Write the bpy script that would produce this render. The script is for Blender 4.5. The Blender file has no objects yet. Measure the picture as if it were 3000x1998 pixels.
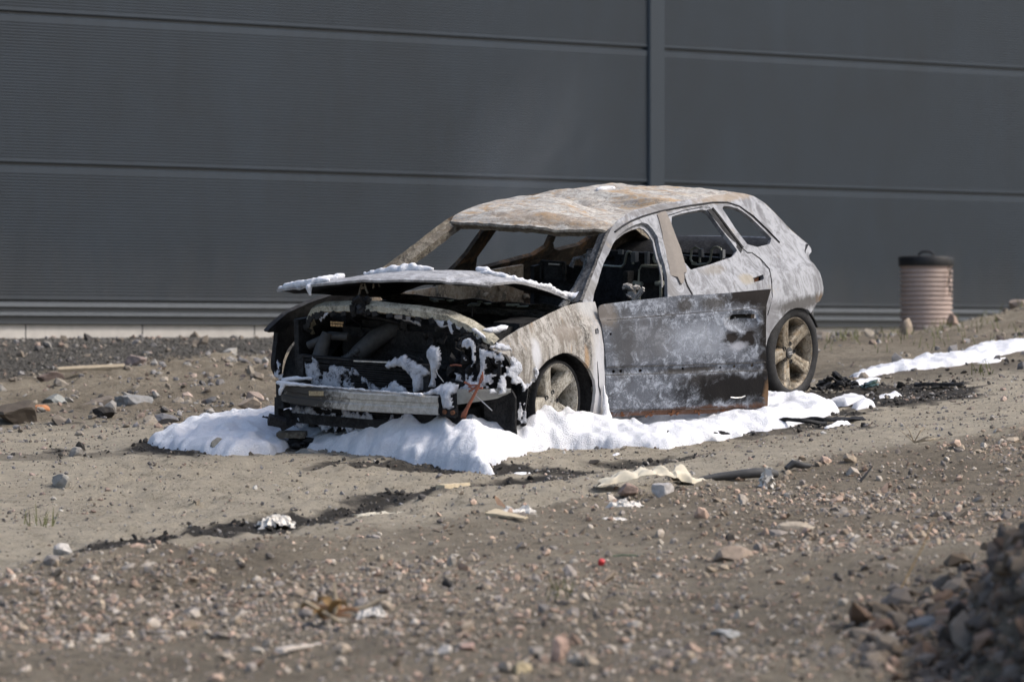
import bpy, bmesh, math, random
import numpy as np
from mathutils import Vector, Matrix, noise as mnoise
from mathutils.geometry import delaunay_2d_cdt

# ------------------------------------------------------------------ camera, sky, sun, exposure
SC = bpy.context.scene
COL = SC.collection
rad = math.radians
CAMZ = 1.3
cam_d = bpy.data.cameras.new("camera")
cam_d.sensor_width = 36.0
cam_d.lens = 200.0
cam_d.shift_y = 0.0070
cam_d.clip_start = 0.5
cam_d.clip_end = 2000.0
cam_d.dof.use_dof = True
cam_d.dof.focus_distance = 32.6
cam_d.dof.aperture_fstop = 3.2
cam = bpy.data.objects.new("camera", cam_d)
COL.objects.link(cam)
cam.location = (0, 0, CAMZ)
cam.rotation_euler = (rad(90), 0, 0)
SC.camera = cam

SUN_AZ = math.atan2(-0.12, 0.95)      # towards the sun, in the XY plane (x right, y away from the camera)
SUN_EL = rad(47)
sdir = Vector((math.cos(SUN_EL) * math.cos(SUN_AZ), math.cos(SUN_EL) * math.sin(SUN_AZ), math.sin(SUN_EL)))
world = bpy.data.worlds.new("World")
SC.world = world
world.use_nodes = True
wn = world.node_tree
wn.nodes.clear()
w_out = wn.nodes.new("ShaderNodeOutputWorld")
w_bg = wn.nodes.new("ShaderNodeBackground")
w_sky = wn.nodes.new("ShaderNodeTexSky")
w_sky.sky_type = 'NISHITA'
w_sky.sun_disc = False
w_sky.sun_elevation = SUN_EL
w_sky.sun_rotation = math.atan2(sdir.x, sdir.y)
w_sky.air_density = 1.0
w_sky.dust_density = 4.0
w_sky.ozone_density = 1.3
w_bg.inputs[1].default_value = 0.15
wn.links.new(w_sky.outputs[0], w_bg.inputs[0])
wn.links.new(w_bg.outputs[0], w_out.inputs[0])
sun_d = bpy.data.lights.new("sun", 'SUN')
sun_d.energy = 1.5
sun_d.angle = rad(10)
sun_d.color = (1.0, 0.95, 0.88)
sun = bpy.data.objects.new("sun", sun_d)
COL.objects.link(sun)
sun.rotation_euler = sdir.to_track_quat('Z', 'Y').to_euler()
sun.location = (12, 20, 20)
SC.view_settings.view_transform = 'Standard'
SC.view_settings.look = 'None'
SC.view_settings.exposure = 0.62
SC.view_settings.gamma = 1.0
SC.view_settings.use_curve_mapping = False
SC.cycles.max_bounces = 6
SC.cycles.use_denoising = True

rng = np.random.default_rng(7)
random.seed(5)


# ------------------------------------------------------------------ numpy noise
def _hash(ix, iy, seed):
    n = (ix.astype(np.int64) * 374761393 + iy.astype(np.int64) * 668265263 + seed * 982451653) & 0x7fffffff
    n = ((n ^ (n >> 13)) * 1274126177) & 0x7fffffff
    return ((n ^ (n >> 16)) & 0xffff) / 65535.0


def vn(x, y, seed=0):
    x = np.asarray(x, float); y = np.asarray(y, float)
    ix = np.floor(x); iy = np.floor(y)
    fx = x - ix; fy = y - iy
    fx = fx * fx * (3 - 2 * fx); fy = fy * fy * (3 - 2 * fy)
    a = _hash(ix, iy, seed); b = _hash(ix + 1, iy, seed); c = _hash(ix, iy + 1, seed); d = _hash(ix + 1, iy + 1, seed)
    return (a + (b - a) * fx) * (1 - fy) + (c + (d - c) * fx) * fy - 0.5


def fbm(x, y, seed=0, oct=4, gain=0.5):
    t = 0; a = 1.0
    for i in range(oct):
        t = t + a * vn(x * 2 ** i + 17.3 * i, y * 2 ** i - 9.1 * i, seed + i)
        a *= gain
    return t


def smooth(a, b, t):
    t = np.clip((t - a) / (b - a), 0, 1)
    return t * t * (3 - 2 * t)


def seg_dist(X, Y, pts, closed=False):
    d = np.full(np.shape(X), 1e9)
    n = len(pts)
    for i in range(n if closed else n - 1):
        ax, ay = pts[i]; bx, by = pts[(i + 1) % n]
        dx, dy = bx - ax, by - ay
        t = np.clip(((X - ax) * dx + (Y - ay) * dy) / (dx * dx + dy * dy + 1e-12), 0, 1)
        d = np.minimum(d, np.hypot(X - ax - t * dx, Y - ay - t * dy))
    return d


def inside(X, Y, pts):
    c = np.zeros(np.shape(X), bool)
    n = len(pts)
    for i in range(n):
        x1, y1 = pts[i]; x2, y2 = pts[(i + 1) % n]
        if y1 == y2:
            continue
        k = ((y1 > Y) != (y2 > Y)) & (X < (x2 - x1) * (Y - y1) / (y2 - y1) + x1)
        c ^= k
    return c


# ------------------------------------------------------------------ the lie of the land
WASH = [(-3.4, 25.9), (-2.42, 26.9), (-1.75, 27.6), (-1.18, 28.1), (-0.7, 28.9), (-0.3, 29.6), (0.1, 30.2), (0.6, 31.0), (1.4, 31.9)]


def ground_z(X, Y, detail=True):
    X = np.asarray(X, float); Y = np.asarray(Y, float)
    z = np.interp(Y, [-60, 0, 20, 22, 32, 37.5, 41, 44, 60, 400], [-.3, -.3, -.14, .01, .765, 1.15, 1.33, 1.42, 1.5, 2.0])
    z = z + 0.03 * np.clip(X, -8, 8) * smooth(8, 20, Y) * (1 - smooth(40, 52, Y))
    z = z + 0.05 * np.exp(-((X - 1.7) / 1.1) ** 2 - ((Y - 34.4) / 1.6) ** 2)
    # gravel bank against the wall at the left
    yw = 41.3 + (X + 3.717) * 1.0588
    bank = smooth(-3.0, -0.3, Y - yw) * (1 - smooth(-1.6, 2.0, X))
    z = z * (1 - bank) + 1.362 * bank
    # rise on the right, beside the barrel
    z = z + 0.17 * np.exp(-((X - 4.4) / 1.0) ** 2 - ((Y - 45.0) / 2.2) ** 2)
    z = z - 0.13 * np.exp(-((X - 2.6) / 1.2) ** 2 - ((Y - 44.8) / 3.0) ** 2)
    # heap of rubble in the right foreground
    rr = np.hypot((X - 5.12), (Y - 22.6) * .78) + .35 * fbm(X * .9, Y * .9, 401, 3)
    z = z + np.clip(1.03 * (3.45 - rr), 0, 3.0) * smooth(3.5, 3.1, rr)  # unseen upper part raised so the visible flank lies in shade
    # drainage channel
    dW = seg_dist(X, Y, WASH)
    z = z - 0.045 * np.exp(-(dW / 0.28) ** 2) * smooth(24, 26, Y)
    # lumps
    z = z + 0.10 * fbm(X * 0.45, Y * 0.35, 3, 3) * smooth(10, 21, Y) * (1 - .85 * smooth(36, 40, Y))
    if detail:
        near = 1 - smooth(30.5, 32.5, Y + 0.2 * X)
        rough = 0.55 + 0.9 * smooth(-.1, .25, fbm(X * .6, Y * .45, 44, 3)) * near
        left = smooth(0.4, 1.6, -X) * smooth(34, 36, Y)
        z = z + (0.036 * fbm(X * 2.3, Y * 2.0, 11, 4) + 0.030 * fbm(X * 9, Y * 7, 21, 3) + 0.018 * fbm(X * 30, Y * 24, 31, 2)) * (rough + 0.7 * left) * (1 - .85 * bank)
    return z


def gz(x, y):
    return float(ground_z(np.array([x]), np.array([y]))[0])


# ------------------------------------------------------------------ material helpers
def new_mat(name):
    m = bpy.data.materials.new(name)
    m.use_nodes = True
    nt = m.node_tree
    nt.nodes.clear()
    out = nt.nodes.new("ShaderNodeOutputMaterial")
    bs = nt.nodes.new("ShaderNodeBsdfPrincipled")
    nt.links.new(bs.outputs[0], out.inputs[0])
    return m, nt, bs


class NB:
    def __init__(self, nt):
        self.nt = nt
        self.tc = nt.nodes.new("ShaderNodeTexCoord").outputs["Object"]

    def link(self, a, b):
        if isinstance(a, (int, float)):
            b.default_value = a
        elif isinstance(a, tuple):
            b.default_value = a if len(a) == 4 or b.type == 'VECTOR' else (*a, 1)
        else:
            self.nt.links.new(a, b)

    def vec(self, scale=(1, 1, 1), rot=(0, 0, 0), loc=(0, 0, 0), src=None):
        n = self.nt.nodes.new("ShaderNodeMapping")
        n.inputs["Scale"].default_value = scale
        n.inputs["Rotation"].default_value = rot
        n.inputs["Location"].default_value = loc
        self.nt.links.new(src or self.tc, n.inputs[0])
        return n.outputs[0]

    def noise(self, scale, detail=6, rough=.6, dist=0.0, vec=None):
        n = self.nt.nodes.new("ShaderNodeTexNoise")
        n.inputs["Scale"].default_value = scale
        n.inputs["Detail"].default_value = detail
        n.inputs["Roughness"].default_value = rough
        n.inputs["Distortion"].default_value = dist
        self.nt.links.new(vec or self.tc, n.inputs["Vector"])
        return n.outputs["Fac"]

    def voro(self, scale, feature='F1', vec=None, out="Distance"):
        n = self.nt.nodes.new("ShaderNodeTexVoronoi")
        n.feature = feature
        n.inputs["Scale"].default_value = scale
        self.nt.links.new(vec or self.tc, n.inputs["Vector"])
        return n.outputs[out]

    def ramp(self, fac, stops, interp='LINEAR'):
        n = self.nt.nodes.new("ShaderNodeValToRGB")
        n.color_ramp.interpolation = interp
        e = n.color_ramp.elements
        while len(e) < len(stops):
            e.new(0.5)
        for i, (p, c) in enumerate(stops):
            e[i].position = p
            e[i].color = (c, c, c, 1) if isinstance(c, (int, float)) else (*c, 1)
        self.link(fac, n.inputs[0])
        return n.outputs[0]

    def mix(self, fac, a, b, mode='MIX'):
        n = self.nt.nodes.new("ShaderNodeMix")
        n.data_type = 'RGBA'
        n.blend_type = mode
        self.link(fac, n.inputs[0])
        self.link(a, n.inputs[6])
        self.link(b, n.inputs[7])
        return n.outputs[2]

    def math(self, op, a, b=0.0, clamp=False):
        n = self.nt.nodes.new("ShaderNodeMath")
        n.operation = op
        n.use_clamp = clamp
        self.link(a, n.inputs[0])
        self.link(b, n.inputs[1])
        return n.outputs[0]

    def bump(self, h, strength=.5, dist=.01, normal=None):
        n = self.nt.nodes.new("ShaderNodeBump")
        n.inputs["Strength"].default_value = strength
        n.inputs["Distance"].default_value = dist
        self.link(h, n.inputs["Height"])
        if normal:
            self.link(normal, n.inputs["Normal"])
        return n.outputs[0]

    def spot(self, c, r, edge=0.35, nz=None):
        """1 inside an ellipsoid about c (object space) with radii r, ragged by the noise nz"""
        v = self.vec(scale=tuple(1 / k for k in r), loc=tuple(-ck / k for ck, k in zip(c, r)))
        n = self.nt.nodes.new("ShaderNodeVectorMath")
        n.operation = 'LENGTH'
        self.nt.links.new(v, n.inputs[0])
        d = n.outputs["Value"]
        if nz is not None:
            d = self.math('ADD', d, self.math('MULTIPLY', self.math('SUBTRACT', nz, .5), 1.3))
        return self.ramp(d, [(1 - edge if edge < 1 else 0, 1.0), (1.0, 0.0)])


def burnt(name, light=(.42, .43, .45), mid=(.2, .2, .21), dark=(.02, .02, .021), rust=(.22, .13, .07), soot=.5, rustk=.62, sc=1.0,
          streak=None, patches=(), rough=.72, speck=.0, bump=.35, metal=.0, midk=.5, sootw=.14, swirl=.8, grain=.4):
    m, nt, bs = new_mat(name)
    b = NB(nt)
    v = b.vec(scale=streak) if streak else None
    n1 = b.noise(2.6 * sc, 9, .68, swirl, v)
    n2 = b.noise(9 * sc, 8, .7, swirl, v)
    n3a = b.noise(46 * sc ** .5, 6, .7, .4)
    n5 = b.noise(150, 3, .7, .2)
    n3 = b.math('ADD', b.math('MULTIPLY', n3a, .6), b.math('MULTIPLY', n5, .4))
    n4 = b.noise(4.2 * sc, 8, .7, 1.2, b.vec(loc=(3.1, 7.7, 1.3), scale=streak or (1, 1, 1)))
    v1 = b.voro(30 * sc)
    mix23 = b.math('ADD', b.math('MULTIPLY', n2, 1 - grain), b.math('MULTIPLY', n3, grain))
    col = b.mix(b.ramp(mix23, [(midk - .055, 1.0), (midk + .055, 0.0)]), light, mid)
    col = b.mix(b.ramp(b.math('ADD', b.math('MULTIPLY', n4, 1 - grain * .75), b.math('MULTIPLY', n3, grain * .75)), [(rustk - .03, 0.0), (rustk + .06, .85)]), col, rust)
    sm = b.math('ADD', b.math('MULTIPLY', n1, 1 - grain * .9), b.math('MULTIPLY', n3, grain * .9))
    col = b.mix(b.ramp(sm, [(soot - sootw * .6, .95), (soot + sootw * .28, 0.0)]), col, dark)
    for c, r, pc, st in patches:
        col = b.mix(b.math('MULTIPLY', b.spot(c, r, .5, n2), st), col, pc)
    if speck:
        col = b.mix(b.ramp(b.math('ADD', v1, b.math('MULTIPLY', n3, .5)), [(.2, speck), (.36, 0.0)]), col, dark)
    b.link(col, bs.inputs["Base Color"])
    bs.inputs["Roughness"].default_value = rough
    bs.inputs["Metallic"].default_value = metal
    bs.inputs["Specular IOR Level"].default_value = .16
    b.link(b.bump(b.math('ADD', b.math('MULTIPLY', n2, 1.0), b.math('MULTIPLY', n3, .5)), bump, .012), bs.inputs["Normal"])
    return m


def plain(name, col, rough=.8, var=.3, sc=20, bump=.2, metal=0.0, spec=.3):
    m, nt, bs = new_mat(name)
    b = NB(nt)
    n = b.noise(sc, 6, .65, .4)
    n2 = b.noise(sc * .17, 4, .6, .2)
    f = b.math('ADD', b.math('MULTIPLY', n, .6), b.math('MULTIPLY', n2, .4))
    lo = tuple(c * (1 - var) for c in col); hi = tuple(min(1, c * (1 + var)) for c in col)
    b.link(b.ramp(f, [(.33, lo), (.67, hi)]), bs.inputs["Base Color"])
    bs.inputs["Roughness"].default_value = rough
    bs.inputs["Metallic"].default_value = metal
    bs.inputs["Specular IOR Level"].default_value = spec
    if bump:
        b.link(b.bump(n, bump, .01), bs.inputs["Normal"])
    return m


BLK = (.012, .012, .013)
M = {}
M['body'] = burnt('burnt_body_metal', light=(.315, .325, .345), mid=(.165, .168, .178), dark=(.04, .039, .038), rust=(.27, .225, .17), soot=.385, rustk=.60, sc=.55,
                  streak=(1.2, 1, .8), midk=.485, swirl=2.4, bump=.12, grain=.30,
                  patches=[((-2.92, .6, .76), (.07, .5, .20), (.13, .13, .135), .65), ((-2.55, .8, .625), (.48, .5, .055), (.07, .066, .062), .9),
                           ((-2.88, .7, .62), (.14, .3, .05), (.10, .07, .045), .95), ((-2.15, .8, .6), (.16, .4, .2), (.16, .16, .168), .7), ((-2.02, .8, .82), (.10, .3, .04), (.30, .265, .2), .7),
                           ((-1.75, .8, .90), (.16, .3, .035), (.19, .17, .14), .6), ((-.95, .6, 1.17), (.33, .3, .06), (.15, .15, .155), .7), ((-2.3, .6, 1.275), (.5, .3, .035), (.30, .235, .16), .6),
                           ((-.42, .8, .92), (.22, .3, .09), (.17, .165, .155), .75), ((-1.22, .75, .95), (.10, .3, .25), (.16, .155, .15), .7), ((-1.55, .6, 1.262), (.45, .3, .03), (.13, .12, .11), .6),
                           ((-2.55, .7, 1.13), (.05, .3, .16), (.14, .14, .15), .5)])
M['sootbrown'] = burnt('sooty_inner_metal', light=(.13, .105, .08), mid=(.05, .042, .034), dark=(.010, .010, .010), rust=(.20, .115, .06), soot=.47, rustk=.55, sc=1.2, midk=.55, rough=.8)
M['roof'] = burnt('burnt_roof_metal', light=(.56, .54, .49), mid=(.29, .265, .235), dark=(.055, .05, .046), rust=(.40, .255, .12), soot=.42, rustk=.525, sc=1.25, streak=(1.6, .6, 1), speck=.75, midk=.51, bump=.6, swirl=1.4, grain=.55,
                  patches=[((-.93, .1, 1.24), (.10, .6, .1), (.26, .17, .09), .35)])
M['door'] = burnt('burnt_door_metal', light=(.37, .40, .45), mid=(.12, .13, .15), dark=(.022, .021, .021), rust=(.13, .11, .09), soot=.44, rustk=.66, sc=1.7, midk=.54, sootw=.16, bump=.3,
                  patches=[((.62, 0, .60), (.34, 1, .12), (.37, .40, .45), .45), ((.25, 0, .62), (.22, 1, .16), (.12, .12, .125), .6), ((.86, 0, .30), (.30, 1, .09), (.05, .045, .042), .97),
                           ((.99, 0, .21), (.12, 1, .07), (.06, .063, .07), .8), ((.62, 0, .37), (.16, 1, .05), (.045, .042, .04), .9), ((.52, 0, .43), (.22, 1, .022), (.05, .045, .04), .9),
                           ((1.08, 0, .58), (.13, 1, .50), (.016, .014, .013), 1.0), ((1.0, 0, .83), (.30, 1, .085), (.018, .015, .014), 1.0), ((.84, 0, .31), (.46, 1, .115), (.013, .012, .012), 1.0), ((.10, 0, .62), (.09, 1, .3), (.07, .07, .072), .7), ((.52, 0, .80), (.07, 1, .05), (.05, .045, .04), .8),
                           ((.70, 0, .80), (.10, 1, .05), (.06, .055, .05), .8), ((.80, 0, .597), (.075, 1, .055), (.02, .017, .016), 1.0), ((.905, 0, .585), (.075, 1, .075), (.02, .017, .016), 1.0),
                           ((.85, 0, .548), (.07, 1, .03), (.37, .38, .42), .8),
                           ((.5, 0, .185), (.75, 1, .035), (.13, .06, .03), .85), ((1.05, 0, .25), (.04, 1, .12), (.22, .13, .07), .8), ((0.0, 0, .78), (.10, 1, .10), (.16, .14, .12), .8)])
M['fender'] = burnt('burnt_fender_metal', light=(.37, .355, .33), mid=(.165, .15, .13), dark=(.028, .026, .024), rust=(.26, .175, .095), soot=.44, rustk=.58, sc=1.3, streak=(2.6, 1, .55), midk=.5, bump=.25,
                    patches=[((-.32, .85, .45), (.10, .4, .34), (.47, .48, .51), .8), ((-.33, .85, .82), (.13, .4, .07), (.38, .385, .385), .7), ((.30, .8, .62), (.05, .3, .11), (.56, .57, .6), .8),
                             ((-.02, .85, .70), (.16, .4, .06), (.19, .165, .14), .7), ((-.18, .85, .55), (.03, .4, .10), (.33, .2, .09), .6)])
M['hood'] = burnt('burnt_hood_metal', light=(.42, .425, .44), mid=(.25, .25, .255), dark=(.05, .049, .048), rust=(.26, .225, .185), soot=.42, rustk=.62, sc=2.0, midk=.52)
M['black'] = burnt('charred_black', light=(.035, .035, .036), mid=(.016, .016, .017), dark=(.005, .005, .005), rust=(.05, .04, .032), soot=.46, rustk=.66, sc=3.0, rough=.62, bump=.7)
M['tan'] = burnt('scorched_tan_metal', light=(.27, .245, .195), mid=(.14, .12, .095), dark=(.02, .019, .018), rust=(.17, .11, .065), soot=.45, rustk=.57, sc=2.6, midk=.53, bump=.8)
M['trim'] = plain('brown_pillar_trim', (.20, .18, .16), .85, .12, 60, .1)
M['alu'] = burnt('heat_stained_aluminium', light=(.55, .53, .49), mid=(.40, .375, .33), dark=(.06, .055, .05), rust=(.30, .22, .13), soot=.36, rustk=.6, sc=3.0, rough=.5, metal=.25, bump=.15,
                 patches=[((.8, -.42, .35), (.3, .36, .2), (.045, .043, .042), .95)])
M['rim'] = burnt('heat_stained_wheel', light=(.36, .32, .255), mid=(.16, .13, .095), dark=(.025, .022, .019), rust=(.25, .165, .08), soot=.46, rustk=.56, sc=5.0, rough=.42, metal=.35, bump=.08, midk=.48)
M['rimpale'] = burnt('ash_covered_wheel', light=(.40, .385, .34), mid=(.20, .18, .145), dark=(.03, .027, .024), rust=(.26, .175, .09), soot=.46, rustk=.6, sc=5.0, rough=.7, metal=.0, bump=.12, streak=(1.4, 1, .7))
M['tyre'] = plain('charred_rubber', (.021, .021, .022), .7, .5, 40, .4)
M['dkgrey'] = plain('dark_grey_plastic', (.05, .05, .05), .6, .4, 30, .3)
M['wire'] = plain('greenish_steel_wire', (.42, .43, .37), .45, .3, 60, .1, .4)
M['copper'] = plain('bare_copper', (.28, .105, .065), .45, .4, 80, .1, .5)
M['rusty'] = plain('rusty_bolt', (.16, .07, .035), .8, .5, 60, .4)
M['chrome'] = plain('grey_metal', (.4, .4, .4), .4, .2, 50, .1, .6)


# ------------------------------------------------------------------ mesh helpers
def tag(o, label=None, cat=None, group=None, kind=None):
    if label: o['label'] = label
    if cat: o['category'] = cat
    if group: o['group'] = group
    if kind: o['kind'] = kind
    return o


def empty(name, label, cat, loc=(0, 0, 0), rot=(0, 0, 0), group=None):
    o = bpy.data.objects.new(name, None)
    o.location = loc
    o.rotation_euler = rot
    COL.objects.link(o)
    return tag(o, label, cat, group)


class MB:
    def __init__(self):
        self.v = []; self.f = []; self.mi = []

    def add(self, vs, fs, mi=0):
        k = len(self.v)
        self.v.extend([tuple(p) for p in vs])
        self.f.extend([tuple(i + k for i in f) for f in fs])
        self.mi.extend([mi] * len(fs))
        return self

    def box(self, c, s, rot=None, mi=0, taper=1.0):
        vs = []
        for dz in (-.5, .5):
            t = taper if dz > 0 else 1.0
            for dx, dy in ((-.5, -.5), (.5, -.5), (.5, .5), (-.5, .5)):
                vs.append(Vector((dx * s[0] * t, dy * s[1] * t, dz * s[2])))
        if rot is not None:
            vs = [rot @ p for p in vs]
        vs = [p + Vector(c) for p in vs]
        return self.add(vs, [(0, 3, 2, 1), (4, 5, 6, 7), (0, 1, 5, 4), (1, 2, 6, 5), (2, 3, 7, 6), (3, 0, 4, 7)], mi)

    def grid(self, fn, nu, nv, mi=0, flip=False, closed_u=False):
        vs = [fn(i / (nu - (0 if closed_u else 1)), j / (nv - 1)) for j in range(nv) for i in range(nu)]
        fs = []
        for j in range(nv - 1):
            for i in range(nu if closed_u else nu - 1):
                a = j * nu + i; b = j * nu + (i + 1) % nu
                q = (a, b, b + nu, a + nu)
                fs.append(q[::-1] if flip else q)
        return self.add(vs, fs, mi)

    def lathe(self, prof, axis_o=(0, 0, 0), n=48, mi=0, axis='y'):
        """prof: (radius, height) pairs revolved about an axis through axis_o"""
        o = Vector(axis_o)
        def fn(u, v):
            k = min(int(round(v * (len(prof) - 1))), len(prof) - 1)
            r, h = prof[k]
            a = u * 2 * math.pi
            if axis == 'y':
                return o + Vector((r * math.cos(a), h, r * math.sin(a)))
            return o + Vector((r * math.cos(a), r * math.sin(a), h))
        return self.grid(fn, n, len(prof), mi, closed_u=True)

    def tube(self, pts, r, n=8, mi=0, cap=True):
        pts = [Vector(p) for p in pts]
        rs = r if isinstance(r, (list, tuple)) else [r] * len(pts)
        k = len(self.v)
        prev = None
        for i, p in enumerate(pts):
            d = (pts[min(i + 1, len(pts) - 1)] - pts[max(i - 1, 0)]).normalized()
            if prev is None:
                up = Vector((0, 0, 1)) if abs(d.z) < .9 else Vector((1, 0, 0))
                a = d.cross(up).normalized()
            else:
                a = (prev - d * prev.dot(d)).normalized()
            prev = a
            b = d.cross(a)
            for j in range(n):
                t = 2 * math.pi * j / n
                self.v.append(tuple(p + (a * math.cos(t) + b * math.sin(t)) * rs[i]))
        for i in range(len(pts) - 1):
            for j in range(n):
                q = k + i * n + j; q2 = k + i * n + (j + 1) % n
                self.f.append((q, q2, q2 + n, q + n)); self.mi.append(mi)
        if cap:
            self.f.append(tuple(k + j for j in range(n))[::-1]); self.mi.append(mi)
            e = k + (len(pts) - 1) * n
            self.f.append(tuple(e + j for j in range(n))); self.mi.append(mi)
        return self

    def jitter(self, amp, sc=6.0, seed=0.0):
        out = []
        for p in self.v:
            q = Vector(p)
            nv = mnoise.noise_vector(q * sc + Vector((seed, seed * 1.7, -seed)))
            out.append(tuple(q + nv * amp))
        self.v = out
        return self

    def obj(self, name, mats, parent=None, smooth_=True, angle=40):
        me = bpy.data.meshes.new(name)
        me.from_pydata(self.v, [], self.f)
        for m in (mats if isinstance(mats, (list, tuple)) else [mats]):
            me.materials.append(m)
        me.polygons.foreach_set("material_index", self.mi)
        if smooth_:
            me.polygons.foreach_set("use_smooth", [True] * len(self.f))
        me.update()
        bm = bmesh.new(); bm.from_mesh(me)
        bmesh.ops.recalc_face_normals(bm, faces=bm.faces)
        if smooth_:
            for e in bm.edges:
                if len(e.link_faces) == 2 and e.calc_face_angle(0) > rad(angle):
                    e.smooth = False
        bm.to_mesh(me); bm.free()
        o = bpy.data.objects.new(name, me)
        COL.objects.link(o)
        if parent is not None:
            o.parent = parent
        return o


def solidify(o, t, offset=-1.0, mo=0, rim=None):
    s = o.modifiers.new("thickness", 'SOLIDIFY')
    s.thickness = t
    s.offset = offset
    s.material_offset = mo
    s.material_offset_rim = mo if rim is None else rim
    s.use_even_offset = False
    es = o.modifiers.new("crisp_edges", 'EDGE_SPLIT')
    es.split_angle = rad(42)
    return o


def densify(poly, h):
    out = []
    n = len(poly)
    for i in range(n):
        a = Vector(poly[i]); b = Vector(poly[(i + 1) % n])
        k = max(1, int((b - a).length / h))
        for j in range(k):
            out.append(tuple(a + (b - a) * j / k))
    return out


def round_poly(poly, it=1, keep=()):
    """corner-cut (Chaikin) smoothing of a closed outline"""
    for _ in range(it):
        out = []
        n = len(poly)
        for i in range(n):
            a = Vector(poly[i]); b = Vector(poly[(i + 1) % n])
            out += [tuple(a * .75 + b * .25), tuple(a * .25 + b * .75)]
        poly = out
    return poly


def panel(name, outline, holes, mapfn, mats, parent, h=.035, thick=.012, inward=True, rim=None, wrinkle=0.0):
    """sheet cut to an outline with holes (x,z), laid on the surface mapfn(x,z)->(x,y,z), normals to outside"""
    polys = [densify(outline, h)] + [densify(p, h) for p in holes]
    vs = []; es = []
    for p in polys:
        k = len(vs)
        vs += [Vector(q) for q in p]
        es += [(k + i, k + (i + 1) % len(p)) for i in range(len(p))]
    xs = [p[0] for p in outline]; zs = [p[1] for p in outline]
    gx, gzz = np.meshgrid(np.arange(min(xs), max(xs), h), np.arange(min(zs), max(zs), h))
    gx = gx.ravel(); gzz = gzz.ravel()
    ok = inside(gx, gzz, outline) & (seg_dist(gx, gzz, outline, True) > h * .4)
    for p in holes:
        ok &= ~inside(gx, gzz, p) & (seg_dist(gx, gzz, p, True) > h * .4)
    vs += [Vector((a, b)) for a, b in zip(gx[ok], gzz[ok])]
    r = delaunay_2d_cdt(vs, es, [], 2, 1e-6)
    rv, rf = r[0], r[2]
    faces = []
    for f in rf:
        c = sum((rv[i] for i in f), Vector((0, 0))) / len(f)
        cx, cy = np.array([c.x]), np.array([c.y])
        if inside(cx, cy, polys[0])[0] and not any(inside(cx, cy, p)[0] for p in polys[1:]):
            faces.append(f)
    used = sorted({i for f in faces for i in f})
    idx = {u: k for k, u in enumerate(used)}
    V = [mapfn(rv[u].x, rv[u].y) for u in used]
    me = bpy.data.meshes.new(name)
    me.from_pydata(V, [], [tuple(idx[i] for i in f) for f in faces])
    for m in (mats if isinstance(mats, (list, tuple)) else [mats]):
        me.materials.append(m)
    me.polygons.foreach_set("use_smooth", [True] * len(me.polygons))
    me.update()
    o = bpy.data.objects.new(name, me)
    COL.objects.link(o)
    o.parent = parent
    if thick:
        solidify(o, thick, -1.0 if inward else 1.0, 1 if isinstance(mats, (list, tuple)) and len(mats) > 1 else 0, rim)
    return o


def orient(o, ref):
    """make face normals agree with the function ref(centre) -> direction"""
    me = o.data
    bm = bmesh.new(); bm.from_mesh(me)
    bm.normal_update()
    for f in bm.faces:
        if f.normal.dot(Vector(ref(f.calc_center_median()))) < 0:
            f.normal_flip()
    bm.to_mesh(me); bm.free()
    return o


def fast_mesh(name, V, F, mats, smooth_=False, attr=None, mi=None):
    """V (n,3), F (m,3 or 4) numpy -> mesh object"""
    me = bpy.data.meshes.new(name)
    n, m, k = len(V), len(F), F.shape[1]
    me.vertices.add(n)
    me.vertices.foreach_set("co", np.ascontiguousarray(V, np.float32).ravel())
    me.loops.add(m * k)
    me.loops.foreach_set("vertex_index", np.ascontiguousarray(F, np.int32).ravel())
    me.polygons.add(m)
    me.polygons.foreach_set("loop_start", np.arange(0, m * k, k, dtype=np.int32))
    me.polygons.foreach_set("loop_total", np.full(m, k, np.int32))
    me.polygons.foreach_set("use_smooth", np.full(m, smooth_))
    for mm in (mats if isinstance(mats, (list, tuple)) else [mats]):
        me.materials.append(mm)
    if attr:
        for an, arr in attr.items():
            a = me.attributes.new(an, 'FLOAT_COLOR', 'POINT')
            c = np.ones((n, 4), np.float32); c[:, :arr.shape[1]] = arr
            a.data.foreach_set("color", c.ravel())
    me.update(calc_edges=True)
    o = bpy.data.objects.new(name, me)
    COL.objects.link(o)
    return o


def ico(sub):
    bm = bmesh.new()
    bmesh.ops.create_icosphere(bm, subdivisions=sub, radius=1.0)
    V = np.array([v.co[:] for v in bm.verts]); F = np.array([[v.index for v in f.verts] for f in bm.faces])
    bm.free()
    return V, F


# ------------------------------------------------------------------ ground
def spaced(segs):
    out = []
    for a, b, h in segs:
        out += list(np.arange(a, b, h))
    out.append(segs[-1][1])
    return np.array(out)


GX = spaced([(-300, -40, 26), (-40, -12, 2.0), (-12, -5.2, .3), (-5.2, 5.2, .035), (5.2, 12, .3), (12, 40, 2.0), (40, 300, 26)])
GY = spaced([(-60, 0, 6), (0, 16, .8), (16, 21, .12), (21, 33, .026), (33, 47, .042), (47, 54, .2), (54, 80, 2), (80, 400, 32)])
XX, YY = np.meshgrid(GX, GY)
ZZ = ground_z(XX, YY)
XX2, YY2 = XX.ravel(), YY.ravel()

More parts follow.
